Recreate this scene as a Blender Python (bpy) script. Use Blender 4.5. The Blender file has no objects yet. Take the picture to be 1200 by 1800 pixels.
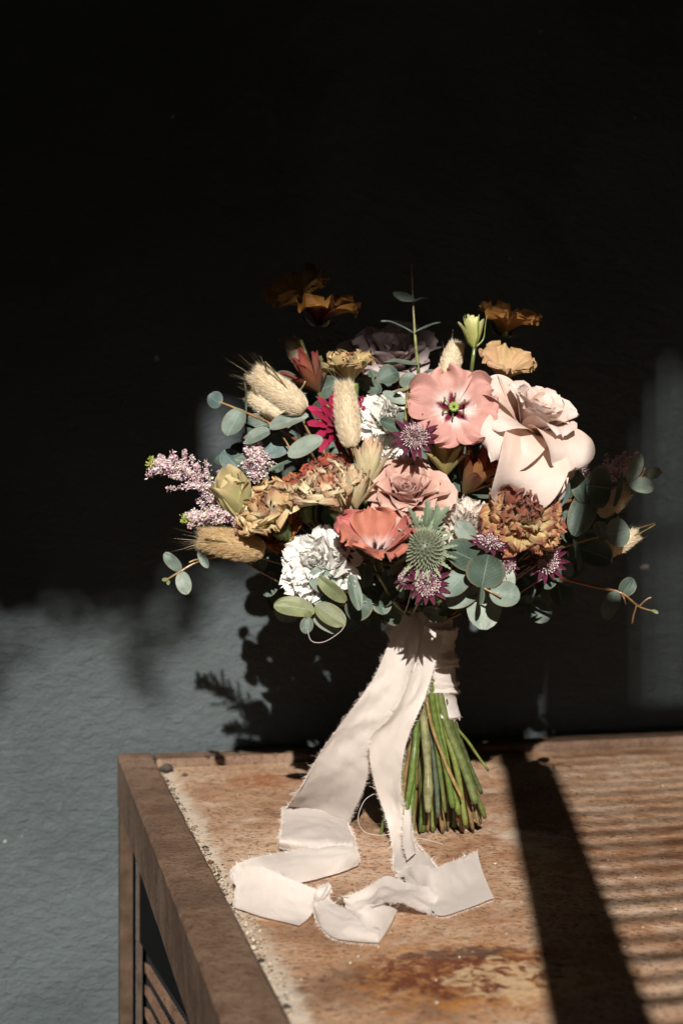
import bpy, math, random
from math import sin, cos, tan, pi, radians, sqrt
from mathutils import Vector, noise
random.seed(7)
sc = bpy.context.scene
COL = sc.collection

# ------------------------------------------------------------------ camera, light, exposure
F, CX, HY = 2510.0, 600.0, 850.0          # focal length in photo pixels, principal column, horizon row
CAMZ, YAW = 0.25, radians(13)
FWD = Vector((sin(YAW), cos(YAW), 0)); RGT = Vector((cos(YAW), -sin(YAW), 0)); UP = Vector((0, 0, 1))
cd = bpy.data.cameras.new('camera'); cam = bpy.data.objects.new('camera', cd); COL.objects.link(cam)
cam.location = (0, 0, CAMZ); cam.rotation_euler = (pi/2, 0, -YAW)
cd.sensor_fit = 'VERTICAL'; cd.sensor_height = 36; cd.sensor_width = 24
cd.lens = F/1800*36; cd.shift_y = -(900-HY)/1800
cd.clip_start = 0.02; cd.clip_end = 200
cd.dof.use_dof = True; cd.dof.focus_distance = 0.965; cd.dof.aperture_fstop = 7.5
sc.camera = cam

AZ, EL = radians(12), radians(27.5)          # sun comes from behind the camera, a little from the left
SUN = Vector((sin(AZ)*cos(EL), cos(AZ)*cos(EL), -sin(EL)))
w = bpy.data.worlds.new('World'); sc.world = w; w.use_nodes = True
nt = w.node_tree; bg = nt.nodes['Background']
sky = nt.nodes.new('ShaderNodeTexSky'); sky.sky_type = 'NISHITA'; sky.sun_disc = False
sky.sun_elevation = EL; sky.sun_rotation = pi+AZ
nt.links.new(sky.outputs[0], bg.inputs[0]); bg.inputs[1].default_value = 0.05
sd = bpy.data.lights.new('sun', 'SUN'); sun = bpy.data.objects.new('sun', sd); COL.objects.link(sun)
sd.energy = 5.0; sd.angle = radians(0.5); sd.color = (1, 0.95, 0.88)
sun.rotation_euler = SUN.to_track_quat('-Z', 'Y').to_euler(); sun.location = (-2, -6, 5)
sc.view_settings.view_transform = 'Standard'; sc.view_settings.look = 'None'
sc.view_settings.gamma = 1; sc.view_settings.exposure = 0.6
sc.render.engine = 'CYCLES'

# ------------------------------------------------------------------ helpers
WALLY = 1.342; SZ = -0.008; FLOOR = -0.75
def W(px, py, d):                       # photo pixel at a distance along the view axis
    if d < .985: d = .985-(.985-d)*.68   # the flower dome is a little flatter than first estimated
    return Vector((0, 0, CAMZ)) + FWD*d + RGT*((px-CX)/F*d) + UP*((HY-py)/F*d)
def WT(px, py, z):                      # photo pixel on the horizontal plane of height z above the sheet
    d = (CAMZ-SZ-z)*F/(py-HY); return Vector((0, 0, CAMZ)) + FWD*d + RGT*((px-CX)/F*d) + UP*((HY-py)/F*d)
def C(r, u, t): return (RGT*r + UP*u - FWD*t).normalized()
def lin(h, k=1.0):
    h = h.lstrip('#'); o = []
    for i in (0, 2, 4):
        c = int(h[i:i+2], 16)/255
        o.append((c/12.92 if c <= .04045 else ((c+.055)/1.055)**2.4)*k)
    return tuple(o)
def mix(a, b, t):
    t = max(0, min(1, t)); return tuple(a[i]*(1-t)+b[i]*t for i in range(3))
def ss(a, b, x):
    t = max(0, min(1, (x-a)/(b-a))); return t*t*(3-2*t)
def lerp(a, b, t): return a+(b-a)*t
def N(x, y=0, z=0): return noise.noise(Vector((x, y, z)))

def thing(name, label, cat, loc, group=None):
    o = bpy.data.objects.new(name, None); COL.objects.link(o); o.location = loc; o.empty_display_size = .01
    o['label'] = label; o['category'] = cat
    if group: o['group'] = group
    return o
def root_loc(p):
    v = Vector((0, 0, 0))
    while p is not None: v += p.location; p = p.parent
    return v
def mk(name, V, Fc, mat, parent=None, cols=None, uv=None, smooth=True, kind=None):
    off = root_loc(parent)
    me = bpy.data.meshes.new(name)
    me.from_pydata([tuple(Vector(v)-off) for v in V], [], Fc)
    if cols is not None:
        at = me.attributes.new('Col', 'FLOAT_COLOR', 'POINT')
        buf = []
        for c in cols: buf += [c[0], c[1], c[2], 1.0]
        at.data.foreach_set('color', buf)
    if uv is not None:
        at = me.attributes.new('st', 'FLOAT_VECTOR', 'POINT'); buf = []
        for c in uv: buf += [c[0], c[1], 0.0]
        at.data.foreach_set('vector', buf)
    if smooth: me.polygons.foreach_set('use_smooth', [True]*len(me.polygons))
    me.materials.append(mat); me.update()
    o = bpy.data.objects.new(name, me); COL.objects.link(o)
    if parent is not None: o.parent = parent
    if kind: o['kind'] = kind
    return o
class MB:
    def __init__(s): s.V = []; s.F = []; s.C = []; s.U = []
    def add(s, V, Fc, cols=None, uv=None):
        n = len(s.V); s.V += list(V); s.F += [tuple(i+n for i in f) for f in Fc]
        s.C += list(cols) if cols is not None else [(1, 1, 1)]*len(V)
        s.U += list(uv) if uv is not None else [(0, 0)]*len(V)
    def box(s, a, b, col=(1, 1, 1)):
        x0, y0, z0 = a; x1, y1, z1 = b
        V = [Vector((x, y, z)) for z in (z0, z1) for y in (y0, y1) for x in (x0, x1)]
        s.add(V, [(0, 2, 3, 1), (4, 5, 7, 6), (0, 1, 5, 4), (2, 6, 7, 3), (0, 4, 6, 2), (1, 3, 7, 5)], [col]*8)
    def build(s, name, mat, parent=None, smooth=True, kind=None):
        return mk(name, s.V, s.F, mat, parent, s.C, s.U, smooth, kind)
def grid_faces(nu, nv):                 # nu rows, nv columns
    return [(i*nv+j, i*nv+j+1, (i+1)*nv+j+1, (i+1)*nv+j) for i in range(nu-1) for j in range(nv-1)]
def spline(P, n):                       # Catmull-Rom through the points, n per span
    P = [Vector(p) for p in P]; Q = [P[0]*2-P[1]]+P+[P[-1]*2-P[-2]]; out = []
    for i in range(1, len(Q)-2):
        for k in range(n):
            t = k/n; a, b, c, d = Q[i-1], Q[i], Q[i+1], Q[i+2]
            out.append(.5*((2*b)+(c-a)*t+(2*a-5*b+4*c-d)*t*t+(3*b-a-3*c+d)*t**3))
    out.append(P[-1]); return out
def frame(n, hint=Vector((0, 0, 1))):
    n = n.normalized()
    if abs(n.dot(hint)) > .95: hint = Vector((1, 0, 0))
    x = hint.cross(n).normalized(); return x, n.cross(x), n
def tube(mb, P, rad, k=8, col=(1, 1, 1), col2=None, cap=True, sq=1.0):
    m = len(P); V = []; Cc = []; U = []
    prev = None
    for i in range(m):
        t = (P[min(i+1, m-1)]-P[max(i-1, 0)]).normalized()
        if prev is None: x, y, _ = frame(t)
        else:
            x = (prev-t*prev.dot(t)).normalized(); y = t.cross(x)
        prev = x; r = rad(i/(m-1)) if callable(rad) else rad
        for j in range(k):
            a = 2*pi*j/k; V.append(P[i]+x*(cos(a)*r)+y*(sin(a)*r*sq))
            Cc.append(mix(col, col2, i/(m-1)) if col2 else col); U.append((i/(m-1), j/k))
    Fc = [(i*k+j, i*k+(j+1) % k, (i+1)*k+(j+1) % k, (i+1)*k+j) for i in range(m-1) for j in range(k)]
    if cap: Fc += [tuple(range(k-1, -1, -1)), tuple((m-1)*k+j for j in range(k))]
    mb.add(V, Fc, Cc, U)

# ------------------------------------------------------------------ materials
def material(name):
    m = bpy.data.materials.new(name); m.use_nodes = True; t = m.node_tree; t.nodes.clear()
    o = t.nodes.new('ShaderNodeOutputMaterial'); b = t.nodes.new('ShaderNodeBsdfPrincipled')
    t.links.new(b.outputs[0], o.inputs[0]); return m, t, b, o
def nd(t, typ, **kw):
    n = t.nodes.new(typ)
    for k, v in kw.items(): setattr(n, k, v)
    return n
def noise_n(t, scale, detail=4, rough=.55, vec=None, dist=0):
    n = nd(t, 'ShaderNodeTexNoise'); n.inputs['Scale'].default_value = scale; n.inputs['Detail'].default_value = detail
    n.inputs['Roughness'].default_value = rough; n.inputs['Distortion'].default_value = dist
    if vec: t.links.new(vec, n.inputs['Vector'])
    return n
def ramp(t, src, stops):
    r = nd(t, 'ShaderNodeValToRGB'); e = r.color_ramp.elements
    while len(e) < len(stops): e.new(.5)
    for i, (p, c) in enumerate(stops):
        e[i].position = p; e[i].color = (c, c, c, 1) if not isinstance(c, tuple) else (*c, 1)
    t.links.new(src, r.inputs[0]); return r
def mixc(t, a, b, fac, mode='MIX'):
    m = nd(t, 'ShaderNodeMix', data_type='RGBA', blend_type=mode)
    for s, v in ((m.inputs[6], a), (m.inputs[7], b)):
        if isinstance(v, tuple): s.default_value = (*v, 1)
        else: t.links.new(v, s)
    if isinstance(fac, (int, float)): m.inputs[0].default_value = fac
    else: t.links.new(fac, m.inputs[0])
    return m.outputs[2]
def bump(t, b, h, strength, dist=.001, prev=None):
    n = nd(t, 'ShaderNodeBump'); n.inputs['Strength'].default_value = strength; n.inputs['Distance'].default_value = dist
    t.links.new(h, n.inputs['Height'])
    if prev: t.links.new(prev.outputs[0], n.inputs['Normal'])
    t.links.new(n.outputs[0], b.inputs['Normal']); return n
def coord(t): return nd(t, 'ShaderNodeNewGeometry').outputs['Position']

def vcol_mat(name, rough=.5, transl=.3, var=.15, vscale=120, bstr=.25, bscale=500, veins=None, spec=.4, sheen=0, k=1.0):
    m, t, b, o = material(name)
    a = nd(t, 'ShaderNodeAttribute', attribute_name='Col'); p = coord(t)
    n = noise_n(t, vscale, 3, .6, p)
    f = ramp(t, n.outputs[0], [(.3, (1-var)*k), (.7, (1+var*.4)*k)])
    c = mixc(t, a.outputs['Color'], f.outputs[0], 1.0, 'MULTIPLY')
    n2 = noise_n(t, bscale, 2, .5, p); h = n2.outputs[0]
    if veins:
        st = nd(t, 'ShaderNodeAttribute', attribute_name='st')
        sx = nd(t, 'ShaderNodeSeparateXYZ'); t.links.new(st.outputs['Vector'], sx.inputs[0])
        ab = nd(t, 'ShaderNodeMath', operation='ABSOLUTE'); t.links.new(sx.outputs[1], ab.inputs[0])
        def mth(op, x, y):
            q = nd(t, 'ShaderNodeMath', operation=op)
            for i, v in enumerate((x, y)):
                if isinstance(v, (int, float)): q.inputs[i].default_value = v
                elif v is not None: t.links.new(v, q.inputs[i])
            return q.outputs[0]
        wob = mth('MULTIPLY', noise_n(t, 160, 2, .5, p).outputs[0], .9)
        if veins == 'leaf':
            k = mth('ADD', mth('MULTIPLY', mth('SUBTRACT', sx.outputs[0], mth('MULTIPLY', ab.outputs[0], .42)), 8.0), wob)
            tri = mth('ABSOLUTE', mth('SUBTRACT', mth('FRACT', k, None), .5), None)
            side = ramp(t, tri, [(.0, 1.0), (.07, 0.0)])
            mid = ramp(t, ab.outputs[0], [(.0, 1.0), (.05, 0.0)])
            vv = mth('MAXIMUM', mth('MULTIPLY', side.outputs[0], .45), mid.outputs[0])
            c = mixc(t, c, lin('#a9b79c'), mth('MULTIPLY', vv, .3))
            h = mth('ADD', mth('MULTIPLY', vv, -.8), h)
        else:                                            # petal: fine veins that run along the petal
            k = mth('ADD', mth('MULTIPLY', sx.outputs[1], 13.0), mth('MULTIPLY', wob, 1.6))
            tri = mth('ABSOLUTE', mth('SUBTRACT', mth('FRACT', k, None), .5), None)
            h = mth('ADD', mth('MULTIPLY', tri, 1.3), mth('MULTIPLY', h, .7))
            dk = ramp(t, tri, [(.0, .90), (.3, 1.0)])
            c = mixc(t, c, dk.outputs[0], 1.0, 'MULTIPLY')
    t.links.new(c, b.inputs['Base Color']); b.inputs['Roughness'].default_value = rough
    b.inputs['Specular IOR Level'].default_value = spec
    if sheen: b.inputs['Sheen Weight'].default_value = sheen
    bump(t, b, h, bstr, .0006)
    if transl > 0:
        tr = nd(t, 'ShaderNodeBsdfTranslucent'); t.links.new(c, tr.inputs[0])
        mx = nd(t, 'ShaderNodeMixShader'); mx.inputs[0].default_value = transl
        t.links.new(b.outputs[0], mx.inputs[1]); t.links.new(tr.outputs[0], mx.inputs[2]); t.links.new(mx.outputs[0], o.inputs[0])
    return m
M_PETAL = vcol_mat('petal', .55, .28, .14, 150, .3, 700, 'petal', .25, .1, k=.88)
M_ROSE = vcol_mat('rose_petal', .6, .3, .10, 60, .22, 420, None, .2, .15, k=.82)
M_LEAF = vcol_mat('eucalyptus_leaf', .5, .12, .38, 70, .3, 900, 'leaf', .35, k=.62)
M_STEM = vcol_mat('plant_stem', .27, 0, .45, 200, .25, 400, None, .5, k=.62)
M_TINY = vcol_mat('floret', .6, .2, .1, 300, 0, 400, None, .2, k=.9)
M_FUZZ = vcol_mat('grass_hair', .7, .35, .1, 300, 0, 400, None, .15)

def mat_wall():
    m, t, b, o = material('painted_render'); p = coord(t)
    mp = nd(t, 'ShaderNodeMapping'); mp.inputs['Scale'].default_value = (1, 1, 1.7); t.links.new(p, mp.inputs[0])
    big = noise_n(t, 5, 3, .6, p); c = ramp(t, big.outputs[0], [(.3, lin('#5b6365', .66)), (.7, lin('#646c6f', .69))])
    n1 = noise_n(t, 75, 7, .66, mp.outputs[0], .5); n2 = noise_n(t, 260, 3, .5, mp.outputs[0]); n3 = noise_n(t, 14, 3, .5, mp.outputs[0])
    ad = nd(t, 'ShaderNodeMath', operation='MULTIPLY_ADD'); ad.inputs[1].default_value = .25
    t.links.new(n2.outputs[0], ad.inputs[0]); t.links.new(n1.outputs[0], ad.inputs[2])
    ad2 = nd(t, 'ShaderNodeMath', operation='MULTIPLY_ADD'); ad2.inputs[1].default_value = .55
    t.links.new(n3.outputs[0], ad2.inputs[0]); t.links.new(ad.outputs[0], ad2.inputs[2])
    vo = noise_n(t, 75, 1, .3, p); sp = ramp(t, vo.outputs[0], [(.825, 0.0), (.84, 1.0)])     # chipped pale specks
    st_ = noise_n(t, 2.2, 6, .7, p, 1.0); stn = ramp(t, st_.outputs[0], [(.45, 0.0), (.68, .55)]); c0 = mixc(t, c.outputs[0], lin('#3f4745', .68), stn.outputs[0])
    gr = noise_n(t, 24, 6, .75, p, .6); grr = ramp(t, gr.outputs[0], [(.58, 0.0), (.72, .3)]); c0 = mixc(t, c0, lin('#7b8480', .75), grr.outputs[0])
    cc = mixc(t, c0, lin('#a7a79d', .7), sp.outputs[0])
    t.links.new(cc, b.inputs['Base Color']); b.inputs['Roughness'].default_value = .75; b.inputs['Specular IOR Level'].default_value = .15
    bump(t, b, ad2.outputs[0], .78, .007); return m
X0_ = .0955-.0
def mat_rust(name, sheet):
    m, t, b, o = material(name); p = coord(t)
    mp = nd(t, 'ShaderNodeMapping'); t.links.new(p, mp.inputs[0])
    mp.inputs['Scale'].default_value = (1, 1, 1)
    big = noise_n(t, 9, 5, .6, p, .5); med = noise_n(t, 60, 6, .7, p, .25); fine = noise_n(t, 300, 5, .72, p)
    if sheet:
        base = ramp(t, big.outputs[0], [(.30, lin('#7a5f4a')), (.44, lin('#b08a6c')), (.58, lin('#c4a68c')), (.76, lin('#a2744c'))])
    else:
        base = ramp(t, big.outputs[0], [(.30, lin('#4d3d33')), (.5, lin('#705948')), (.72, lin('#8f7864'))])
    sp = ramp(t, med.outputs[0], [(.52, 0.0), (.66, .6)] if sheet else [(.50, 0.0), (.62, .7)])
    c = mixc(t, base.outputs[0], lin('#8a5630') if sheet else lin('#5c4030'), sp.outputs[0])
    pit = ramp(t, fine.outputs[0], [(.52, 0.0), (.62, .85)]); c = mixc(t, c, lin('#4e2f1c'), pit.outputs[0])
    if sheet:
        n4 = noise_n(t, 26, 5, .7, p, .3); sil = ramp(t, n4.outputs[0], [(.56, 0.0), (.70, .7)])
        c = mixc(t, c, lin('#c9b4a2'), sil.outputs[0])
        def patch(x, y, rx, ry, scale, colr, lo, hi, amt):
            nonlocal c
            q = nd(t, 'ShaderNodeMapping'); q.inputs['Location'].default_value = (-x/rx, -y/ry, 0); q.inputs['Scale'].default_value = (1/rx, 1/ry, 0)
            t.links.new(p, q.inputs[0]); ln = nd(t, 'ShaderNodeVectorMath', operation='LENGTH'); t.links.new(q.outputs[0], ln.inputs[0])
            fall = ramp(t, ln.outputs['Value'], [(.25, 1.0), (1.0, 0.0)])
            nn = noise_n(t, scale, 6, .7, p, .8); mu = nd(t, 'ShaderNodeMath', operation='MULTIPLY')
            t.links.new(nn.outputs[0], mu.inputs[0]); t.links.new(fall.outputs[0], mu.inputs[1])
            rr = ramp(t, mu.outputs[0], [(lo, 0.0), (hi, amt)]); c = mixc(t, c, colr, rr.outputs[0])
        a = WT(845, 1715, 0); patch(a.x, a.y, .15, .12, 95, lin('#b07433'), .32, .52, .75)
        patch(a.x-.005, a.y+.006, .14, .095, 130, lin('#5c2614'), .35, .50, .9); patch(a.x+.02, a.y-.01, .10, .08, 80, lin('#d2b48c'), .40, .5, .7)
        patch(a.x, a.y+.035, .07, .02, 60, lin('#4b3a34'), .33, .5, .8)
        a = WT(455, 1470, 0); patch(a.x, a.y-.06, .028, .035, 60, lin('#5d4038'), .3, .5, .7)
        a = WT(480, 1370, 0); patch(a.x, a.y, .09, .08, 110, lin('#93501f'), .34, .55, .7)
        xs_ = nd(t, 'ShaderNodeSeparateXYZ'); t.links.new(p, xs_.inputs[0])
        sub = nd(t, 'ShaderNodeMath', operation='MULTIPLY_ADD'); t.links.new(noise_n(t, 60, 5, .7, p).outputs[0], sub.inputs[0]); sub.inputs[1].default_value = -.045
        t.links.new(xs_.outputs[0], sub.inputs[2]); cr = ramp(t, sub.outputs[0], [(X0_+.0195, .75), (X0_+.027, 0.0)]); c = mixc(t, c, lin('#d3c6b4'), cr.outputs[0])
        a = WT(1120, 1480, 0); patch(a.x, a.y, .35, .3, 60, lin('#7d4c2a'), .36, .6, .55)
        a = WT(620, 1640, 0); patch(a.x, a.y, .3, .12, 70, lin('#9c6c42'), .34, .6, .4)
        a = WT(940, 1480, 0); patch(a.x, a.y, .06, .10, 40, lin('#d3c1ae'), .34, .55, .7)
    t.links.new(c, b.inputs['Base Color']); b.inputs['Roughness'].default_value = .68; b.inputs['Specular IOR Level'].default_value = .35
    s = nd(t, 'ShaderNodeMath', operation='MULTIPLY_ADD'); s.inputs[1].default_value = .4
    t.links.new(fine.outputs[0], s.inputs[0]); t.links.new(med.outputs[0], s.inputs[2])
    bump(t, b, s.outputs[0], .8, .0026); return m
def mat_cloth():
    m, t, b, o = material('chiffon_ribbon'); p = coord(t)
    n = noise_n(t, 30, 3, .5, p); c = ramp(t, n.outputs[0], [(.3, lin('#eaddd3', .84)), (.7, lin('#f0e5dc', .86))])
    st = nd(t, 'ShaderNodeAttribute', attribute_name='st')
    mp = nd(t, 'ShaderNodeMapping'); mp.inputs['Scale'].default_value = (60, 260, 1); t.links.new(st.outputs['Vector'], mp.inputs[0])
    n2 = noise_n(t, 1.0, 4, .65, mp.outputs[0]); n3 = noise_n(t, 900, 2, .5, p)
    ad = nd(t, 'ShaderNodeMath', operation='MULTIPLY_ADD'); ad.inputs[1].default_value = .6
    t.links.new(n3.outputs[0], ad.inputs[0]); t.links.new(n2.outputs[0], ad.inputs[2])
    t.links.new(c.outputs[0], b.inputs['Base Color']); b.inputs['Roughness'].default_value = .8
    b.inputs['Specular IOR Level'].default_value = .2; b.inputs['Sheen Weight'].default_value = .15
    bump(t, b, ad.outputs[0], .7, .0008)
    tr = nd(t, 'ShaderNodeBsdfTranslucent'); t.links.new(c.outputs[0], tr.inputs[0])
    mx = nd(t, 'ShaderNodeMixShader'); mx.inputs[0].default_value = .3
    t.links.new(b.outputs[0], mx.inputs[1]); t.links.new(tr.outputs[0], mx.inputs[2]); t.links.new(mx.outputs[0], o.inputs[0]); return m
def mat_plain(name, col, rough=.8, scale=8, var=.3):
    m, t, b, o = material(name); n = noise_n(t, scale, 5, .6, coord(t))
    c = ramp(t, n.outputs[0], [(.3, tuple(x*(1-var) for x in col)), (.7, col)])
    t.links.new(c.outputs[0], b.inputs['Base Color']); b.inputs['Roughness'].default_value = rough; b.inputs['Specular IOR Level'].default_value = .04
    bump(t, b, n.outputs[0], .3, .003); return m
M_WALL = mat_wall(); M_SHEET = mat_rust('rusted_sheet', True); M_RAIL = mat_rust('rusted_rail', False); M_CLOTH = mat_cloth()
M_DARK = mat_plain('near_black', (.013, .013, .014)); M_GROUND = mat_plain('dark_concrete', (.035, .035, .035))
M_LEG = mat_plain('dark_brown', (.085, .055, .038), .8, 60, .5); M_WOOD = mat_plain('dark_shutter_paint', (.04, .038, .036)); M_FRINGE = vcol_mat('fringe_leaf', .5, .1, .2, 40, .1, 200, None, .3)  # legs take an even brown, darker than the rim rails
M_GRIT = vcol_mat('grit', .85, 0, .3, 300, .4, 900, None, .2)

# ------------------------------------------------------------------ setting
def struct(o): o['kind'] = 'structure'; return o
mb = MB(); mb.add([(-2.5, WALLY, FLOOR), (3.2, WALLY, FLOOR), (3.2, WALLY, 2.7), (-2.5, WALLY, 2.7)], [(0, 1, 2, 3)])
struct(mb.build('wall', M_WALL, smooth=False))
mb = MB(); mb.add([(-30, -30, FLOOR), (30, -30, FLOOR), (30, 30, FLOOR), (-30, 30, FLOOR)], [(0, 1, 2, 3)])
struct(mb.build('ground', M_GROUND, smooth=False))
# unseen dark box added for shade, front openings cut to shape the sun patches
FY = -2.0
KX = (WALLY-FY)*tan(AZ); KZ = (WALLY-FY)/cos(AZ)*tan(EL)
def sw(px, py):                          # wall pixel -> where its sun ray crosses the front of the shade box
    r = (px-CX)/F; d = WALLY/(FWD.y+RGT.y*r); p = W(px, py, d); return p.x-KX, p.z+KZ
mb = MB(); mb.box((-2.7, FY, 2.72), (3.4, WALLY+.1, 2.84)); struct(mb.build('shade_box_roof', M_DARK, smooth=False))
for x in (-2.62, 3.2):
    mb = MB(); mb.box((x, FY+.08, FLOOR), (x+.1, WALLY, 2.715)); struct(mb.build('shade_box_side', M_DARK, smooth=False))
def holes_wall(x0, x1, z0, z1, holes, y0, y1):
    xs = sorted({x0, x1} | {h[0] for h in holes} | {h[1] for h in holes}); zs = sorted({z0, z1} | {h[2] for h in holes} | {h[3] for h in holes})
    m = MB()
    for i in range(len(xs)-1):
        for k in range(len(zs)-1):
            cx, cz = (xs[i]+xs[i+1])/2, (zs[k]+zs[k+1])/2
            if any(h[0] < cx < h[1] and h[2] < cz < h[3] for h in holes): continue
            m.box((xs[i], y0, zs[k]), (xs[i+1], y1, zs[k+1]))
    return m
xl, zt = sw(0, 948); xj, zj = sw(940, 1295); xs0, _ = sw(1122, 1290); _, zs1 = sw(1150, 640)
xp, zp = sw(395, 780); xa, za = sw(300, 1062); xb, zb_ = sw(392, 1012); HB = 1.30
holes = [(xl-.12, xa, HB, za), (xa-.001, xb, HB, zb_), (xb-.001, xj, HB, zt), (xj-.001, xj+.42, HB, zj), (xs0-.012, xs0-.0095, zj-.001, zs1-.12), (xs0+.003, xs0+.007, zj-.001, zs1-.07), (xs0+.018, xs0+.0235, zj-.001, zs1-.03), (xs0+.033, xs0+.039, zj-.001, zs1), (xs0+.048, xs0+.0545, zj-.001, zs1-.02), (xp-.012, xp+.012, zp-.03, zp+.03)]
struct(holes_wall(-2.6, 3.3, FLOOR, 2.71, holes, FY, FY+.012).build('shade_box_front', M_DARK, smooth=False))

# rusted cabinet
X0, X1, Y0, Y1 = .0955, 1.25, .36, 1.334
cab = thing('metal_cabinet', 'rusted metal cabinet with raised rim and open mesh side, pushed against the dark wall', 'cabinet', (X0, Y1, FLOOR))
def wavy_slab(name, x0, x1, y0, y1, z, th, nx, ny, amp, mat, par):
    V = []; 
    for j in range(ny+1):
        for i in range(nx+1):
            x, y = lerp(x0, x1, i/nx), lerp(y0, y1, j/ny)
            V.append((x, y, z+amp*N(x*7, y*7)+amp*.35*N(x*25, y*25, 3)))
    n = nx+1; Fc = [(j*n+i, j*n+i+1, (j+1)*n+i+1, (j+1)*n+i) for j in range(ny) for i in range(nx)]
    base = len(V); V += [(x0, y0, z-th), (x1, y0, z-th), (x1, y1, z-th), (x0, y1, z-th)]
    Fc.append((base, base+3, base+2, base+1))
    return mk(name, V, Fc, mat, par)
wavy_slab('top_sheet', X0+.0345, X1-.035, Y0+.035, Y1-.0375, SZ, .003, 100, 90, .0011, M_SHEET, cab)
def rail(name, a, b, axis):
    m = MB(); n = 60; bev = .0025; x0, y0, z0 = a; x1, y1, z1 = b
    # rounded rectangular bar along an axis, slightly dented
    if axis == 'y': prof = [(x0, z0), (x0, z1-bev), (x0+bev, z1), (x1-bev, z1), (x1, z1-bev), (x1, z0)]; L0, L1 = y0, y1
    else: prof = [(y0, z0), (y0, z1-bev), (y0+bev, z1), (y1-bev, z1), (y1, z1-bev), (y1, z0)]; L0, L1 = x0, x1
    k = len(prof); V = []
    for i in range(n+1):
        s = lerp(L0, L1, i/n)
        for j, (q, z) in enumerate(prof):
            e = .0003*N(s*30, j*3.1, 5)+.0003*N(s*120, j*2.3, 1)
            V.append((q+e, s, z+e) if axis == 'y' else (s, q+e, z+e))
    Fc = [(i*k+j, i*k+(j+1) % k, (i+1)*k+(j+1) % k, (i+1)*k+j) for i in range(n) for j in range(k)]
    Fc += [tuple(range(k)), tuple(n*k+j for j in range(k-1, -1, -1))]
    m.add(V, Fc); o = m.build(name, M_RAIL, cab, smooth=False); return o
rail('rim_rail', (X0, Y0, -.047), (X0+.0315, Y1, 0), 'y'); rail('rim_rail', (X1-.032, Y0, -.047), (X1, Y1, 0), 'y')
rail('rim_rail', (X0+.033, Y1-.034, -.045), (X1-.034, Y1-.001, -.0006), 'x'); rail('rim_rail', (X0+.033, Y0, -.045), (X1-.034, Y0+.032, -.0006), 'x')
for (lx, ly) in ((X0+.001, Y1-.026), (X1-.014, Y1-.026), (X0+.001, Y0+.001), (X1-.014, Y0+.001)):
    m = MB(); m.box((lx, ly+.012, FLOOR), (lx+.012, ly+.025, -.0475)); m.build('leg', M_LEG, cab, smooth=False)
m = MB(); m.box((X0+.02, Y0+.03, -.74), (X0+.06, Y1-.03, -.722))
m.build('lower_rail', M_LEG, cab, smooth=False)
# expanded-metal side: rows of tilted zigzag strands
PX = X0+.0175
for k in range(26):
    n = 74; V = []; Fc = []
    for i in range(n):
        y = Y0+.035+i*.0122; b = len(V); z = -.170-(k-3)*.0200+(1.3-y)*.18
        if not -.66 < z < -.055: continue
        V += [(PX+.0085, y, z+.0050), (PX+.004, y+.0085, z+.0058), (PX+.0042, y+.0085, z-.0034), (PX+.0068, y+.004, z-.0062)]
        Fc += [(b, b+1, b+2, b+3)]
    if Fc: mk('mesh_strand', V, Fc, M_RAIL, cab, smooth=False)
for y in (Y0+.03, Y1-.032):
    m = MB(); m.box((PX-.002, y, -.72), (PX+.002, y+.003, -.046)); m.build('mesh_edge_bar', M_LEG, cab, smooth=False)
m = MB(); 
m.add([(x, y, z) for x in (PX, PX+.002) for y, z in ((.80, -.0475), (Y1-.03, -.0475), (Y1-.03, -.166), (.80, -.075))], [(0, 1, 2, 3), (7, 6, 5, 4), (0, 3, 7, 4), (3, 2, 6, 7), (2, 1, 5, 6), (1, 0, 4, 5)]); m.build('rail_shade_plate', M_DARK, cab, smooth=False)  # near-black plate stands in for the rim rail's shade on the mesh
m = MB(); m.box((X0+.024, Y1-.03, -.72), (X1-.03, Y1-.028, -.05)); m.build('back_panel', M_DARK, cab, smooth=False)

# louvred shutter standing open behind the camera: it throws the broad band and the ripples
SHY = -.15
pL, pR = WT(905, 1480, 0), WT(965, 1790, 0)
def shade_src(p):                        # point of the shutter plane that shades a point of the sheet
    return p.x-(p.y-SHY)*tan(AZ), SZ+(p.y-SHY)/cos(AZ)*tan(EL)
(xA, zA), (xB, zB) = shade_src(pL), shade_src(pR)
RAKE = (xA-xB)/(zA-zB)
def sx_(z): return xB+(z-zB)*RAKE
ZW = SZ+(WALLY-SHY)/cos(AZ)*tan(EL)      # height that shades the foot of the wall
Z0, TOPZ, SW_ = .14, ZW+.035, .043
sh = thing('louvred_shutter', 'dark louvred screen with a raked side post standing in front of the rusted cabinet', 'shutter', (sx_(Z0), SHY, FLOOR))
def par(z0, z1, a0, a1, y0, y1):         # board whose ends follow the rake
    V = [(sx_(z)+a if a < .5 else a, y, z) for z in (z0, z1) for y in (y0, y1) for a in (a0, a1)]
    return V, [(0, 2, 3, 1), (4, 5, 7, 6), (0, 1, 5, 4), (2, 6, 7, 3), (0, 4, 6, 2), (1, 3, 7, 5)]
m = MB(); m.add(*par(Z0, .735, 0, SW_, SHY-.03, SHY)); m.add(*par(.7351, TOPZ+.065, -.004, .024, SHY-.028, SHY-.002)); m.build('side_post', M_WOOD, sh, smooth=False)
m = MB(); m.box((1.0, SHY-.03, FLOOR), (1.05, SHY, TOPZ)); m.build('side_post', M_WOOD, sh, smooth=False)
m = MB(); m.add(*par(TOPZ-.022, TOPZ, SW_, .999, SHY-.028, SHY-.002)); m.build('rail', M_WOOD, sh, smooth=False)
m = MB(); m.box((sx_(Z0), SHY-.028, FLOOR), (.999, SHY-.002, Z0-.001)); m.build('panel', M_WOOD, sh, smooth=False)
rz_ = random.Random(8); z = Z0+.015
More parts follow.
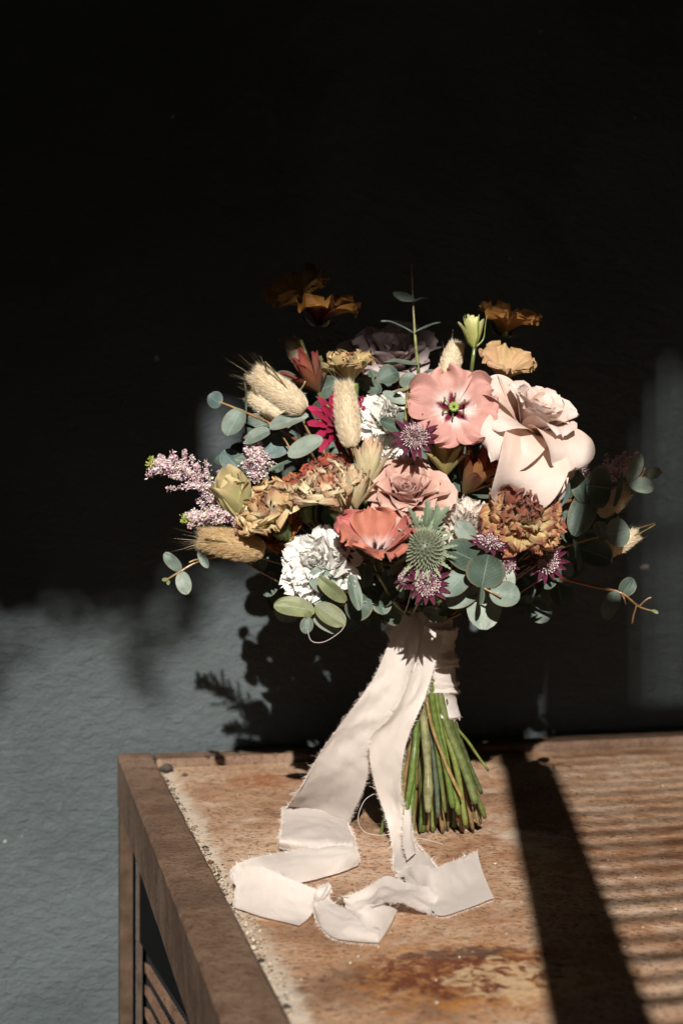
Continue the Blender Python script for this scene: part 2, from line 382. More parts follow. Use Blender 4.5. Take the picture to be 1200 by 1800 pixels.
while z < TOPZ-.03:
    m = MB(); m.add(*par(z, z+.0044*rz_.uniform(.7, 1.25), SW_, .999, SHY-.016, SHY-.013)); m.build('slat', M_WOOD, sh, smooth=False)
    z += .0168*rz_.uniform(.9, 1.1)

# unseen leaves added over the opening to break up the shade edge
fringe = thing('shade_fringe', 'leafy vine added to break up the shade edge over the opening', 'fringe', (xl+.6, FY-.02, zt+.02))
m = MB(); P = [Vector((x, FY-.03, zt+.02+.02*sin(x*5))) for x in [xl-.5+i*.1 for i in range(26)]]; tube(m, P, .006, 6, lin('#3b2c1d')); m.build('fringe_stem', M_STEM, fringe)
m = MB(); rv = random.Random(3)
def tuft_leaf(x, z, s):
    a = rv.uniform(0, 6.28); n = Vector((rv.uniform(-.5, .5), -1, rv.uniform(-.4, .6))).normalized(); ex, ey, _ = frame(n)
    ux, uy = ex*cos(a)+ey*sin(a), ey*cos(a)-ex*sin(a); c = Vector((x, FY-.03+rv.uniform(-.04, .02), z))
    V = [c+ux*(s*q)+uy*(s*r) for q, r in ((-1, 0), (-.5, .5), (.2, .55), (1, 0), (.2, -.55), (-.5, -.5))]
    m.add(V, [(0, 1, 2, 3, 4, 5)], [lin(rv.choice(('#3c5a2a', '#2f4a22', '#4b6831')))]*6)
def lobe(px0, px1, py, dens=1.0):        # hanging tuft whose shade reaches down to this wall row
    x0, zb = sw(px0, py); x1, _ = sw(px1, py); zt = za if px1 < 330 else (zb_ if px1 < 400 else globals()['zt'])
    n = int(abs(x1-x0)*(zt+.05-zb)*5200*dens)+6
    for i in range(n):
        u = rv.uniform(-1, 1); hh = zt+.05-zb; q = sqrt(max(0, 1-u*u))
        tuft_leaf((x0+x1)/2+u*(x1-x0)/2, zt+.05-hh*q*rv.uniform(0, 1), rv.uniform(.008, .016))
for a in ((-150, 40, 1215), (20, 215, 1078), (180, 322, 1176), (300, 395, 1026), (384, 470, 1005), (460, 550, 960), (540, 680, 951), (640, 760, 954), (740, 930, 952)): lobe(*a)
m.build('foliage', M_FRINGE, fringe, smooth=False, kind='stuff')

# ------------------------------------------------------------------ bouquet: stems and binding
BT = W(735, 1085, 1.05); BB = W(757, 1250, 1.05)
GREEN = [lin(x) for x in ('#7d9447', '#5f7a35', '#90a35a', '#4d6a35', '#a3ae73', '#6f7f45')]
FRONT = [  # top px at the binding, tip px, tip row, radius px, colour, depth top, depth tip
 (742, 752, 1428, 12, '#b9b583', 1.030, 1.020), (762, 796, 1420, 9, '#7f9a46', 1.028, 1.022), (768, 806, 1432, 8, '#8ba650', 1.030, 1.026),
 (752, 812, 1405, 5, '#b98a55', 1.026, 1.018), (778, 836, 1412, 11, '#6c7f4a', 1.033, 1.030), (790, 858, 1355, 4, '#8aa04d', 1.04, 1.05),
 (730, 712, 1432, 9, '#6f9440', 1.030, 1.020), (735, 722, 1436, 7, '#7fa04c', 1.034, 1.026), (785, 852, 1438, 7, '#5d7b36', 1.036, 1.04),
 (775, 818, 1450, 8, '#87923f', 1.034, 1.03), (748, 770, 1436, 7, '#557062', 1.034, 1.03), (756, 782, 1428, 6, '#6d8442', 1.03, 1.028),
 (792, 846, 1395, 6, '#44603a', 1.04, 1.045), (758, 805, 1446, 5, '#9b5f4b', 1.036, 1.034), (724, 668, 1470, 6, '#6f8d45', 1.05, 1.05),
 (726, 676, 1455, 5, '#7b5138', 1.055, 1.06), (770, 830, 1440, 6, '#74913f', 1.045, 1.05), (745, 738, 1462, 6, '#6b8340', 1.05, 1.045)]
SLOT = [0]; rs = random.Random(11)
ORDER = []
def flower(name, label, cat, head, group=None, r=.0022, col=None, toward=None, front=None):
    """Empty at the cut end of the stem; the stem part runs from the head through the binding to that end."""
    if front is not None:
        tx, bx, by, rp, cc, dt, db = FRONT[front]
        b1 = W(tx, 1248, dt); tip = W(bx, by, db); r = rp/F*db*.64; col = lin(cc)
        b0 = BT+(b1-BB)*1.05
    else:
        SLOT[0] += 1; k = SLOT[0]; a = k*2.39996; q = .017*sqrt(((k*7) % 40)/40)
        o = RGT*(cos(a)*q)+FWD*(abs(sin(a))*q*.9-.004)
        b1 = BB+o; b0 = BT+o*1.05; tip = W(765, 1440, 1.055)+o*2.0
        tip.z = SZ+.0015 if k % 3 == 0 else SZ+rs.uniform(.001, .042)
    T = thing(name, label, cat, tip, group)
    col = mix(col or rs.choice(GREEN), lin(rs.choice(('#6e6440', '#6e6440', '#8a8a5a', '#4a4a2a'))), .42); m = MB(); ph = rs.uniform(0, 6)
    h = Vector(head); mid = h.lerp(b0, .5)+Vector((0, 0, -.01))
    if toward is not None: mid = h-toward*.035; 
    bow = (RGT*rs.uniform(-1, 1)+FWD*rs.uniform(-.3, .3))*.0022
    P = spline([h, mid, b0, b1, b1.lerp(tip, .55)+bow, tip], 7)
    tube(m, P, lambda t: r*lerp(.6, 1, ss(0, .6, t))*(1+.09*sin(t*31+ph)+.16*max(0, sin(t*17+ph))**12)*(1-.25*ss(.97, 1, t)), 9, tuple(c*.8 for c in col), col)
    m.build('stem', M_STEM, T); return T

# ------------------------------------------------------------------ petals and leaves
PROF = {
 'round': lambda u: (u**.42)*sqrt(max(0, 1-u**3.2))*1.12,
 'fan': lambda u: (.16+.84*ss(0, .85, u))*sqrt(max(0, 1-u**9))*1.0,
 'oval': lambda u: 2*sqrt(max(0, u*(1-u)))*1.0,
 'lance': lambda u: (u**.45)*(1-u)**.8*1.75,
 'point': lambda u: (u**.35)*sqrt(max(0, 1-u**1.7))*1.05,
 'strap': lambda u: (.3+.7*ss(0, .5, u))*sqrt(max(0, 1-u**4))}
def radial_petal(fr, c, az, L, Wd, a0, a1, apow=1.0, prof='fan', r0=.002, z0=0, cup=.6, curl=0, ruf=0, rf=4, serr=0, nu=9, nv=9, col=None, seed=0):
    ex, ey, ez = fr; ca, sa = cos(az), sin(az); V = []; Cc = []; U = []
    r, z = r0, z0; pf = PROF[prof]; ru = 0
    for i in range(nu):
        u = i/(nu-1); a = a0+(a1-a0)*u**apow-curl*ss(.62, 1, u)
        if i: r += cos(a)*L/(nu-1); z += sin(a)*L/(nu-1)
        uu = .02+.965*u; w = Wd/2*pf(uu)
        for j in range(nv):
            v = -1+2*j/(nv-1); ph = cup*v
            lat = w*sin(ph)/cup if abs(cup) > 1e-3 else w*v
            nr = w*(1-cos(ph))/cup if abs(cup) > 1e-3 else 0
            g = ruf*L*(u**2.2)*(sin(rf*v*2.1+seed*3.7)*.55+1.1*N(v*rf*.8+seed*7.1, u*1.5, seed))
            s = serr*L*u**6*N(v*rf*3.3, seed*5.3, 1.7)+.05*L*u*u*N(v*1.7, seed*2.9, 8.1)
            g += .014*L*(.2+u)*N(u*7+seed, v*6, seed*1.3)*min(1, ruf*12)
            rr = r-sin(a)*(nr+g)+cos(a)*s; zz = z+cos(a)*(nr+g)+sin(a)*s
            V.append(c+ex*(rr*ca-lat*sa)+ey*(rr*sa+lat*ca)+ez*zz)
            Cc.append(col(u, v)); U.append((u, v+seed*2.3))
    return V, grid_faces(nu, nv), Cc, U
def sheet(base, tip, width, nrm, prof='oval', bend=0, cup=0, curl=0, ruf=0, rf=3, nu=9, nv=7, col=None, seed=0, fold=0):
    ax = tip-base; L = ax.length; ax.normalize(); n = (nrm-ax*nrm.dot(ax)).normalized(); s = ax.cross(n)
    V = []; Cc = []; U = []; pf = PROF[prof]
    for i in range(nu):
        u = i/(nu-1); uu = .012+.976*u; w = width/2*pf(uu)
        for j in range(nv):
            v = -1+2*j/(nv-1)
            h = bend*L*(4*u*(1-u))*.25-curl*L*ss(.6, 1, u)**1.5+cup*w*(v*v)+fold*w*abs(v)+ruf*L*u*u*N(v*rf+seed*3.1, u*2, seed)+.012*L*N(u*3, v*2, seed*1.7)
            V.append(base+ax*(L*(u-abs(curl)*.35*ss(.6, 1, u)))+s*(w*v*(1-.1*abs(cup)))+n*h); Cc.append(col(u, v)); U.append((u, v))
    return V, grid_faces(nu, nv), Cc, U
def put(T, name, g, mat=None): return mk(name, g[0], g[1], mat or M_PETAL, T, g[2], g[3])

def calyx(T, c, fr, R, n=5, col='#7f9447', L=1.0, a0=-.2, a1=.9):
    m = MB()
    for i in range(n): m.add(*radial_petal(fr, c, i*2*pi/n+.3, R*L, R*.42, a0, a1, 1, 'lance', R*.05, -R*.12, .5, col=lambda u, v: lin(col), nu=6, nv=4, seed=i))
    m.build('calyx', M_STEM, T)

def rose(T, c, axis, R, cols, n=30, opening=1.0, roll=0, seed=1, inner_a=1.75, outer_a=.1, zsquash=1.0):
    fr = frame(axis); rr = random.Random(seed); inner, mid, outer, edge = [lin(x) for x in cols]
    for i in range(n):
        t = i/(n-1); az = roll+i*2.39996+rr.uniform(-.15, .15)
        L = R*lerp(.62, 1.12, t**.8)*rr.uniform(.94, 1.06); a1 = lerp(inner_a, outer_a, t**1.1*opening)+rr.uniform(-.06, .06)
        wd = L*lerp(.62, 1.18, t**.7); r0 = R*lerp(.02, .13, t)
        base = mix(mix(inner, mid, t*2), outer, t*2-1)
        f = lambda u, v, b=base: mix(tuple(x*.86 for x in b), mix(b, edge, ss(.75, 1, u)*.7), ss(.1, .7, u))
        g = radial_petal(fr, c, az, L, wd, lerp(1.5, .95, t*opening), a1, 1.2, 'round', r0, -R*.35, lerp(1.35, .55, t), lerp(.15, .95, t)*opening*rr.uniform(.6, 1.3), .05*lerp(.5, 1.3, t), 2.2, .05, 12, 11, f, i+seed*10)
        put(T, 'petal', g, M_ROSE)
    calyx(T, c-fr[2]*R*.3, fr, R*.8)
def carnation(T, c, axis, R, base, edge, n=44, roll=0, seed=1, ruf=.17, spread=1.0, side=0.0, wfac=.75, edgew=.78, outer=None, rf=4, outer_a=-.25, inner_a=1.75, red=None):
    fr = frame(axis); rr = random.Random(seed); b0 = lin(base); e0 = lin(edge); o0 = lin(outer) if outer else b0
    for i in range(n):
        t = i/(n-1); az = roll+i*2.39996+rr.uniform(-.3, .3)
        L = R*lerp(.85, 1.06, t)*rr.uniform(.88, 1.08); a1 = lerp(inner_a, outer_a, t**.85)*spread+rr.uniform(-.15, .15)
        bb = mix(b0, o0, ss(.45, .8, t)); bb = mix(bb, lin(red), ss(-.25, .75, (fr[0]*cos(az)+fr[1]*sin(az)).z+(.35-.9*t)+rr.uniform(-.3, .3))) if red else bb; k = rr.uniform(.85, 1.1); ew = edgew+rr.uniform(-.1, .06)
        f = lambda u, v, b=bb, k=k, ew=ew: tuple(x*k for x in mix(b, e0, ss(ew, ew+.16, u+.1*v*v)))
        g = radial_petal(fr, c, az, L, L*wfac*lerp(.8, 1.25, t), lerp(1.5, .6, t), a1, 1.0, 'fan', R*.04, -R*.3, lerp(.9, .35, t), rr.uniform(-.3, .35), ruf*rr.uniform(.7, 1.3), rf, .12, 9, 17, f, i+seed*50)
        put(T, 'petal', g)
    m = MB(); ez = fr[2]; P = [c-ez*R*.95, c-ez*R*.62, c-ez*R*.3]
    tube(m, P, lambda q: R*lerp(.12, .22, q), 10, lin('#7e9550')); m.build('calyx', M_STEM, T)

# ---- open lisianthus
def lisianthus(T, c, axis, R, outer, throat, white, roll=0, n=5, a0=1.0, a1=.12, seed=1, ruf=.10, cup=.35, curl=.25, pist=True, back=None, tv=.34, wf=1.22, wl=.52, apow=.7):
    fr = frame(axis); o = lin(outer); th = lin(throat); wh = lin(white); rr = random.Random(seed); bk = lin(back) if back else o
    for i in range(n):
        k = rr.uniform(.92, 1.05); oo = mix(o, bk, rr.random()*.6 if back else 0)
        def f(u, v, oo=oo, k=k, i=i):
            lim = tv*(1-1.25*abs(v)**1.1)+.07*N(v*11, i*3.3)
            cc = mix(wh, oo, ss(wl-.14, wl+.12, u+.10*N(v*6, i*5.1)))
            cc = mix(th, cc, ss(lim-.06, lim+.05, u))
            cc = mix(cc, tuple(x*.88 for x in oo), ss(.93, 1, u)*.5)
            return tuple(x*k for x in cc)
        g = radial_petal(fr, c, roll+i*2*pi/n+rr.uniform(-.1, .1), R*rr.uniform(.95, 1.08), R*wf, a0+(.06 if i % 2 else -.04), a1+rr.uniform(-.15, .18), apow, 'fan', R*.05, -R*.25+R*.02*(i % 3), cup, curl*rr.uniform(.3, 1.5), ruf, 3.2, .10, 17, 19, f, i+seed*9)
        put(T, 'petal', g)
    if pist:
        m = MB(); ez = fr[2]; b = c-ez*R*.2
        tube(m, [b, b+ez*R*.22], R*.05, 8, lin('#8ea04a'))
        for q in range(10):
            a = q*.63; d = fr[0]*cos(a)+fr[1]*sin(a); tube(m, [b+ez*R*.22+d*R*.03, b+ez*R*.28+d*R*.075, b+ez*R*.27+d*R*.11], R*.035, 6, lin('#a9bb62'))
        m.build('pistil', M_STEM, T)
        m = MB()
        for q in range(6):
            a = q*1.05+.4; d = fr[0]*cos(a)+fr[1]*sin(a); e = b+ez*R*.34+d*R*.26
            tube(m, [b+d*R*.05, b+ez*R*.2+d*R*.14, e], R*.012, 5, lin('#8c9a45')); tube(m, [e-fr[1]*R*.05, e, e+fr[1]*R*.05], R*.022, 5, lin('#6e6a2c'))
        m.build('stamens', M_STEM, T)
    calyx(T, c-fr[2]*R*.25, fr, R*.55, 5, '#66803a')

def bud(T, c, axis, R, L, cols, n=9, seed=1, spread=.25, prof='point', name='petal', wf=1.4, wav=.03, mat=None):
    fr = frame(axis); rr = random.Random(seed); a, b, e = [lin(x) for x in cols]
    for i in range(n):
        t = i/max(1, n-1); k = rr.uniform(.88, 1.06)
        f = lambda u, v, k=k, t=t: tuple(x*k for x in mix(mix(a, b, u), e, ss(.72, 1, u)*.8+.5*ss(.6, 1, abs(v))))
        g = radial_petal(fr, c, i*2.39996+rr.uniform(-.2, .2), L*lerp(1.0, .85, t)*rr.uniform(.9, 1.05), R*wf, lerp(1.25, .85, t), lerp(1.75, 1.5+.0-spread*1.6, t), .7, prof, R*.12, 0, .95, .15*t*rr.uniform(0, 2), wav, 2.5, .05, 9, 7, f, i+seed*7)
        put(T, name, g, mat)

def astrantia(T, c, axis, R, seed=1, dark=.0):
    fr = frame(axis); rr = random.Random(seed); b1 = lin('#5b1634'); b2 = lin('#8e4a6a'); g1 = lin('#c9b59d')
    for i in range(15):
        f = lambda u, v: mix(mix(g1, b1, ss(.0, .3, u)), b2, ss(.5, 1, abs(v))*.5)
        put(T, 'bract', radial_petal(fr, c, i*2*pi/15+rr.uniform(-.1, .1), R*rr.uniform(.9, 1.1), R*.36, .5, .12+rr.uniform(-.1, .25), 1, 'lance', R*.08, -R*.1, .6, nu=7, nv=5, col=f, seed=i))
    m = MB(); ms = MB(); ex, ey, ez = fr
    for i in range(130):
        q = (i+.5)/130; rad = sqrt(q); a = i*2.39996; d = ex*(cos(a)*rad)+ey*(sin(a)*rad)
        e = c+d*(R*.62)+ez*(R*(.52-.34*q)+rr.uniform(-.04, .06)*R); s = c+d*(R*.12)
        mid = s.lerp(e, .5)+ez*R*.1
        tube(ms, [s, mid, e], R*.014, 4, lin('#b9878f'), lin('#e9d9d4'), cap=False)
        cc = lin(rr.choice(('#efe2dc', '#d9b9bd', '#7c2548', '#5a1736', '#a76478', '#f3ece6'))); r = R*rr.uniform(.025, .05); p = e
        m.add([p+ex*r, p-ex*r, p+ey*r, p-ey*r, p+ez*r*1.3, p-ez*r], [(0, 2, 4), (2, 1, 4), (1, 3, 4), (3, 0, 4), (2, 0, 5), (1, 2, 5), (3, 1, 5), (0, 3, 5)], [cc]*6)
    fo_ = ms.build('filaments', M_TINY, T, kind='stuff'); m.build('anthers', M_TINY, fo_, kind='stuff')

def hairs(m, rr, a, b, prof, n, ln, wdt, cols, lean=.8):
    ax = (b-a); Lb = ax.length; ax.normalize(); x, y, _ = frame(ax)
    for i in range(n):
        s = rr.random()**.9; th = rr.uniform(0, 2*pi); rad = x*cos(th)+y*sin(th); p = a.lerp(b, s)+rad*prof(s)*rr.uniform(.75, 1.02)
        d = (rad*rr.uniform(.35, 1.0)+ax*lean*rr.uniform(.7, 1.4)+Vector((rr.uniform(-.2, .2),)*3)).normalized()
        l = ln*rr.uniform(.5, 1.25)*(1+1.1*ss(.75, 1, s)*rr.random()); sd = d.cross(Vector((rr.uniform(-1, 1), rr.uniform(-1, 1), rr.uniform(-1, 1)))).normalized()*wdt
        c = rr.choice(cols); e = p+d*l*.6+ax*l*.05; t = p+d*l+ax*l*.18
        m.add([p-sd, p+sd, e-sd*.6, e+sd*.6, t], [(0, 1, 3, 2), (2, 3, 4)], [tuple(q*.92 for q in c)]*2+[c]*3)
def bunny_tail(name, label, base, tip, rpx, front=None, col=('#f0e4cc', '#e8d8bb', '#f5ecda', '#dfcaa8'), seed=1, awns=60, toward=None, nh=3800):
    T = flower(name, label, 'grass head', base, 'bunny tail grass heads', .0009, lin('#b59a63'), toward, front)
    rr = random.Random(seed); L = (tip-base).length; R = rpx; cols = [lin(c) for c in col]
    pr = lambda s: R*.78*sqrt(max(0, 1-(2*(s*.94+.02)-1)**2))**.8*lerp(1.05, .85, s)
    m = MB(); P = [base.lerp(tip, i/12*.97+.01) for i in range(13)]; tube(m, P, lambda t: max(.0006, pr(t)*.9), 14, cols[1]); core = m.build('core', M_FUZZ, T)
    m = MB(); hairs(m, rr, base, base.lerp(tip, .97), pr, int(nh*2.3), L*.062, .00010, cols, .8); m.build('fluff', M_FUZZ, core, smooth=False, kind='stuff')
    m = MB(); hairs(m, rr, base.lerp(tip, .2), tip, pr, int(awns*.8), L*.26, .00005, [lin('#d8b878'), lin('#efe0c0')], 1.2); m.build('awns', M_FUZZ, core, smooth=False, kind='stuff')
    return T

def astilbe(name, label, pts, rw, seed=1, n=650, front=None, group='astilbe plumes', green=True):
    P = spline([W(*p) for p in pts], 12); T = flower(name, label, 'flower', P[-1], group, .0012, lin('#8d7a58'), None, front)
    m = MB(); rr = random.Random(seed)
    tube(m, P, lambda t: lerp(.0004, .0011, t), 6, lin('#a58a6c')); m.build('plume_stem', M_STEM, T)
    m = MB(); cols = [lin(c) for c in ('#e6cbd3', '#efdde1', '#d9b3c1', '#f4ebe8', '#cfa3b4', '#efe8d2')]; gc = lin('#a9b060')
    mt = MB()
    nb = 34
    for b in range(nb):
        t = (b+.5)/nb; i = int(t*(len(P)-1)); p = P[i]; ax = (P[max(0, i-1)]-P[min(len(P)-1, i+1)]).normalized(); x, y, _ = frame(ax); th = b*2.4
        rad = x*cos(th)+y*sin(th); bl = rw*lerp(.28, 1.1, t**.7)*rr.uniform(.55, 1.5); e = p+(rad*.8+ax*.75).normalized()*bl
        tube(mt, [p, p.lerp(e, .5)+rad*bl*.08, e], .00028, 4, lin('#a58a6c'), cap=False)
        for k in range(int(n/nb)):
            q = rr.random()**.8; pp = p.lerp(e, q)+Vector((rr.gauss(0, 1), rr.gauss(0, 1), rr.gauss(0, 1)))*(.0011*lerp(1.3, .7, q))
            r = rr.uniform(.0005, .0012); cc = gc if (green and t < .07) else rr.choice(cols)
            for f in range(3):
                d = Vector((rr.gauss(0, 1), rr.gauss(0, 1), rr.gauss(0, 1))).normalized(); s = d.orthogonal().normalized()*r*.55
                m.add([pp, pp+d*r*1.2+s, pp+d*r*2.2, pp+d*r*1.2-s], [(0, 1, 2, 3)], [cc]*4)
    m.build('florets', M_TINY, T, smooth=False, kind='stuff'); mt.build('branchlets', M_STEM, T, kind='stuff')

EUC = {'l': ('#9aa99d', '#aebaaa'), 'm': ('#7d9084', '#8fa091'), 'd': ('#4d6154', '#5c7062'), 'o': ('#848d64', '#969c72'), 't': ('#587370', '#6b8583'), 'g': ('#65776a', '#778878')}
def eucalyptus(label, stem, leaves, front=None, group='eucalyptus sprigs', extra=(), col='#a57f58', seed=1, sr=.0011):
    P = spline([W(*p) for p in stem], 8)
    T = flower('eucalyptus_sprig', label, 'foliage', P[-1], group, .0016, lin(col), None, front)
    m = MB(); tube(m, P, lambda t: sr*lerp(.5, 1.2, t), 7, lin('#b9a06b'), lin(col))
    for ex in extra: tube(m, spline([W(*p) for p in ex], 6), sr*.6, 6, lin('#b98f62'))
    m.build('twig', M_STEM, T); rr = random.Random(seed)
    for k, lf in enumerate(leaves):
        bx, by, tx, ty, wp, d0, d1, nrm, kind = lf[:9]
        a, b = [lin(c) for c in EUC[kind]]; base, tip = W(bx, by, d0), W(tx, ty, d1); h = rr.uniform(.9, 1.08)
        def f(u, v, a=a, b=b, h=h):
            c = mix(a, b, .5+.5*N(u*3+k, v*2, k*3.3)); c = mix(c, lin('#a9906a'), ss(.9, 1, abs(v))*.45); return tuple(x*h for x in c)
        put(T, 'leaf', sheet(base, tip, wp/F*(d0+d1)/2, C(*nrm), 'oval', rr.uniform(-.15, .25), rr.uniform(.05, .28), rr.uniform(-.05, .1), .06, 2, 13, 11, f, k+seed*5, fold=rr.uniform(0, .12)), M_LEAF)
    return T

# ------------------------------------------------------------------ the flowers
G_ROSE, G_LIS, G_CARN, G_AST = None, 'lisianthus flowers', 'carnations', 'astrantia flowers'
# open salmon lisianthus facing the camera
c = W(797, 717, .915); T = flower('lisianthus', 'open salmon pink lisianthus with white and burgundy throat, petals flat', 'flower', c-C(-.05, .3, .95)*.02, G_LIS, front=0)
lisianthus(T, c, C(-.05, .28, .96), .0292, '#d69d93', '#7b1836', '#f2ddd5', roll=.45, a0=.95, a1=.0, seed=4, ruf=.19, curl=.3, back='#dcaa9c', wf=1.2, tv=.44, wl=.43, cup=.25)
# coral cup
c = W(662, 962, .885); T = flower('lisianthus', 'coral red cupped lisianthus with orange front petal beside the green thistle', 'flower', c-C(0, .8, .5)*.02, G_LIS, front=1)
lisianthus(T, c, C(.03, .80, .60), .0315, '#c46c6c', '#2a0a10', '#e6c6bd', roll=-1.45, n=6, a0=1.05, a1=.62, seed=5, ruf=.15, cup=.5, curl=.3, tv=.34, wl=.36, back='#cf8c66', wf=1.08, pist=False)
# shaded ones at the top
c = W(562, 552, 1.03); T = flower('lisianthus', 'amber and wine lisianthus on a tall stem in shade, wine inner petals', 'flower', c-C(0, 1, .1)*.03, G_LIS)
lisianthus(T, c, C(.12, .95, .18), .030, '#b98036', '#5e1526', '#7d2233', roll=.9, n=7, a0=1.1, a1=.30, seed=6, ruf=.2, tv=.3, wl=.6, pist=False, back='#c9924a')
c = W(528, 524, 1.03); T = flower('lisianthus', 'amber lisianthus behind the wine one, petals tilted up in shade', 'flower', c-C(0, 1, .1)*.03, G_LIS)
lisianthus(T, c, C(-.35, .8, .4), .027, '#b98a45', '#7d5520', '#b08a4a', roll=.2, n=7, a0=1.1, a1=.5, seed=7, ruf=.2, pist=False, tv=.1, wl=.2)
c = W(888, 572, 1.045); T = flower('lisianthus', 'tan orange lisianthus in shade above the blush rose', 'flower', c-C(0, 1, .1)*.03, G_LIS)
lisianthus(T, c, C(.2, .9, .25), .0265, '#b07a3c', '#6d3a1c', '#a3743e', roll=.5, n=7, a0=1.1, a1=.35, seed=8, ruf=.2, pist=False, tv=.1, wl=.2)
c = W(884, 655, 1.02); T = flower('lisianthus', 'peach yellow lisianthus with pink flush between bud and blush rose', 'flower', c-C(0, 1, .1)*.03, G_LIS)
lisianthus(T, c, C(.15, .75, .45), .0255, '#c9a878', '#b99058', '#cf9f8a', roll=.2, n=6, a0=1.2, a1=.6, seed=9, ruf=.18, pist=False, tv=.1, wl=.3, back='#d9a58c')
# yellow-green bud
c = W(833, 612, .955); T = flower('lisianthus_bud', 'pale yellow green furled bud on a thin stem above the salmon bloom', 'bud', c, G_LIS)
bud(T, c, C(-.08, 1, .1), .0075, .0235, ('#a9b055', '#d5d08a', '#e6e2a6'), 8, 3, .1, 'round', wf=1.7)
m = MB()
for i in range(5):
    a = i*1.257; d = RGT*cos(a)-FWD*sin(a); tube(m, spline([c, c+d*.006+UP*.006, c+d*.0075+UP*.016, c+d*.0085+UP*.022], 4), lambda t: .0008*(1-t*.8), 5, lin('#8a9a45'))
m.build('sepals', M_STEM, T)

# roses
BLUSH = ('#e8b6a0', '#f0d2c4', '#f2ddd2', '#f4e4dc')
c = W(938, 736, .940); ax = C(.42, .76, .50); T = flower('rose', 'large blush rose with long reflexed outer petals hanging down', 'flower', c-ax*.03, 'roses', front=4)
rose(T, c, ax, .0315, BLUSH, 22, .85, .4, 3, 1.65, .45)
fr = frame(ax)
for k, (az, L, wd, a0, a1, r0, z0, pf) in enumerate((
  (-126, .076, .052, 1.05, -1.55, .006, -.012, 'strap'), (-100, .060, .048, 1.0, -1.5, .006, -.014, 'point'), (-60, .056, .056, 1.0, -1.5, .006, -.014, 'round'),
  (-152, .050, .054, 1.15, -1.1, .006, -.010, 'round'), (-92, .046, .058, 1.28, -.75, .008, -.006, 'round'), (-28, .029, .040, 1.2, -.8, .006, -.009, 'point'),
  (15, .029, .040, 1.1, -.4, .006, -.010, 'round'), (178, .043, .05, 1.1, -.4, .006, -.010, 'round'), (130, .042, .056, 1.1, -.2, .006, -.010, 'round'), (72, .040, .056, 1.1, -.2, .006, -.010, 'round'))):
    f = lambda u, v: mix(mix(lin('#e2ae92'), lin('#efd2c2'), ss(0, .45, u)), lin('#f5e4da'), ss(.4, .9, u))
    put(T, 'petal', radial_petal(fr, c, radians(az), L, wd, a0, a1, .75, pf, r0, z0, .42, .85, .085, 1.7, .07, 23, 19, f, k+200), M_ROSE)
c = W(716, 872, .925); ax = C(.02, .72, .68); T = flower('rose', 'dusty pink rose opened wide with tightly swirled centre above the thistle', 'flower', c-ax*.03, 'roses', front=2)
rose(T, c, ax, .0305, ('#c98f85', '#d9a798', '#e0b8a8', '#e8c9ba'), 34, 1.0, .4, 5, 1.55, .12)
c = W(690, 632, 1.085); ax = C(0, .8, .6); T = flower('rose', 'pale mauve rose in shade behind the upright eucalyptus', 'flower', c-ax*.03, 'roses')
rose(T, c, ax, .040, ('#c9a9a6', '#cfb6b4', '#d6c3c2', '#dccccb'), 26, 1.0, .1, 6, 1.6, .15)

# carnations and double tan blooms
c = W(918, 912, .905); T = flower('carnation', 'rust red and gold ruffled carnation under the blush rose', 'flower', c-C(.1, .4, .9)*.03, G_CARN, front=9)
carnation(T, c, C(.08, .46, .88), .0275, '#d8c28e', '#a86a52', 62, .3, 3, .17, outer='#c9aa72', edgew=.86, rf=5, red='#8c3634', wfac=.62)
def tan_bloom(label, c, ax, R, seed, front, base='#efe2b8', edge='#c08f6c', outer='#f2e8c4', n=34, group=G_CARN, wf=1.15, ruf=.11, inner='#b0483a', oa=.35, calyxcol=True):
    T = flower('carnation', label, 'flower', c-ax*R*.9, group, front=front)
    fr = frame(ax); rr = random.Random(seed); b0, e0, o0, i0 = lin(base), lin(edge), lin(outer), lin(inner)
    for i in range(n):
        t = i/(n-1); az = i*2.39996+rr.uniform(-.25, .25); L = R*lerp(.95, 1.25, t)*rr.uniform(.88, 1.06); k = rr.uniform(.86, 1.08)
        bb = mix(i0, mix(b0, o0, rr.random()), ss(.15, .5, t))
        f = lambda u, v, bb=bb, k=k: tuple(x*k for x in mix(mix(lin('#bdbd74'), bb, ss(.0, .35, u)), e0 if k > .9 else lin('#b06a4c'), ss(.84, .98, u+.08*N(v*4, k*9))*.85))
        g = radial_petal(fr, c, az, L, L*wf*lerp(.55, 1.0, t), lerp(1.45, .9, t), lerp(1.75, oa, t**1.4)+rr.uniform(-.12, .12), .8, 'fan', R*.05, -R*.45, lerp(.9, .75, t), rr.uniform(.0, .5), ruf*1.55*rr.uniform(.7, 1.4), 7.0, .2, 11, 21, f, i+seed*31)
        put(T, 'petal', g)
    m = MB(); ez = fr[2]; tube(m, spline([c-ez*R*1.1, c-ez*R*.8, c-ez*R*.45], 4), lambda q: R*lerp(.14, .3, q), 10, lin('#8aa050')); m.build('calyx', M_STEM, T)
    return T
tan_bloom('tan ruffled carnation with brick red heart next to cream protea buds', W(585, 868, .915), C(-.25, .75, .42), .0240, 3, 6)
tan_bloom('golden tan carnation with curled coral lower petals next to pink astilbe', W(478, 905, .915), C(-.35, .62, .50), .0245, 4, 7, base='#ecd8a6', edge='#b98a5a', outer='#efe0b4', inner='#b9643f', n=34)
tan_bloom('rust edged carnation tucked between the two tan carnations', W(530, 868, .945), C(-.2, .8, .3), .0185, 14, None, base='#b86a45', edge='#a8492f', outer='#b9744a', inner='#a8402f')
tan_bloom('deep red ruffled carnation behind the tan one with protea buds', W(578, 832, .945), C(-.1, .85, .3), .017, 15, None, base='#a5443a', edge='#b9624a', outer='#b05a48', inner='#9c3430', n=28)
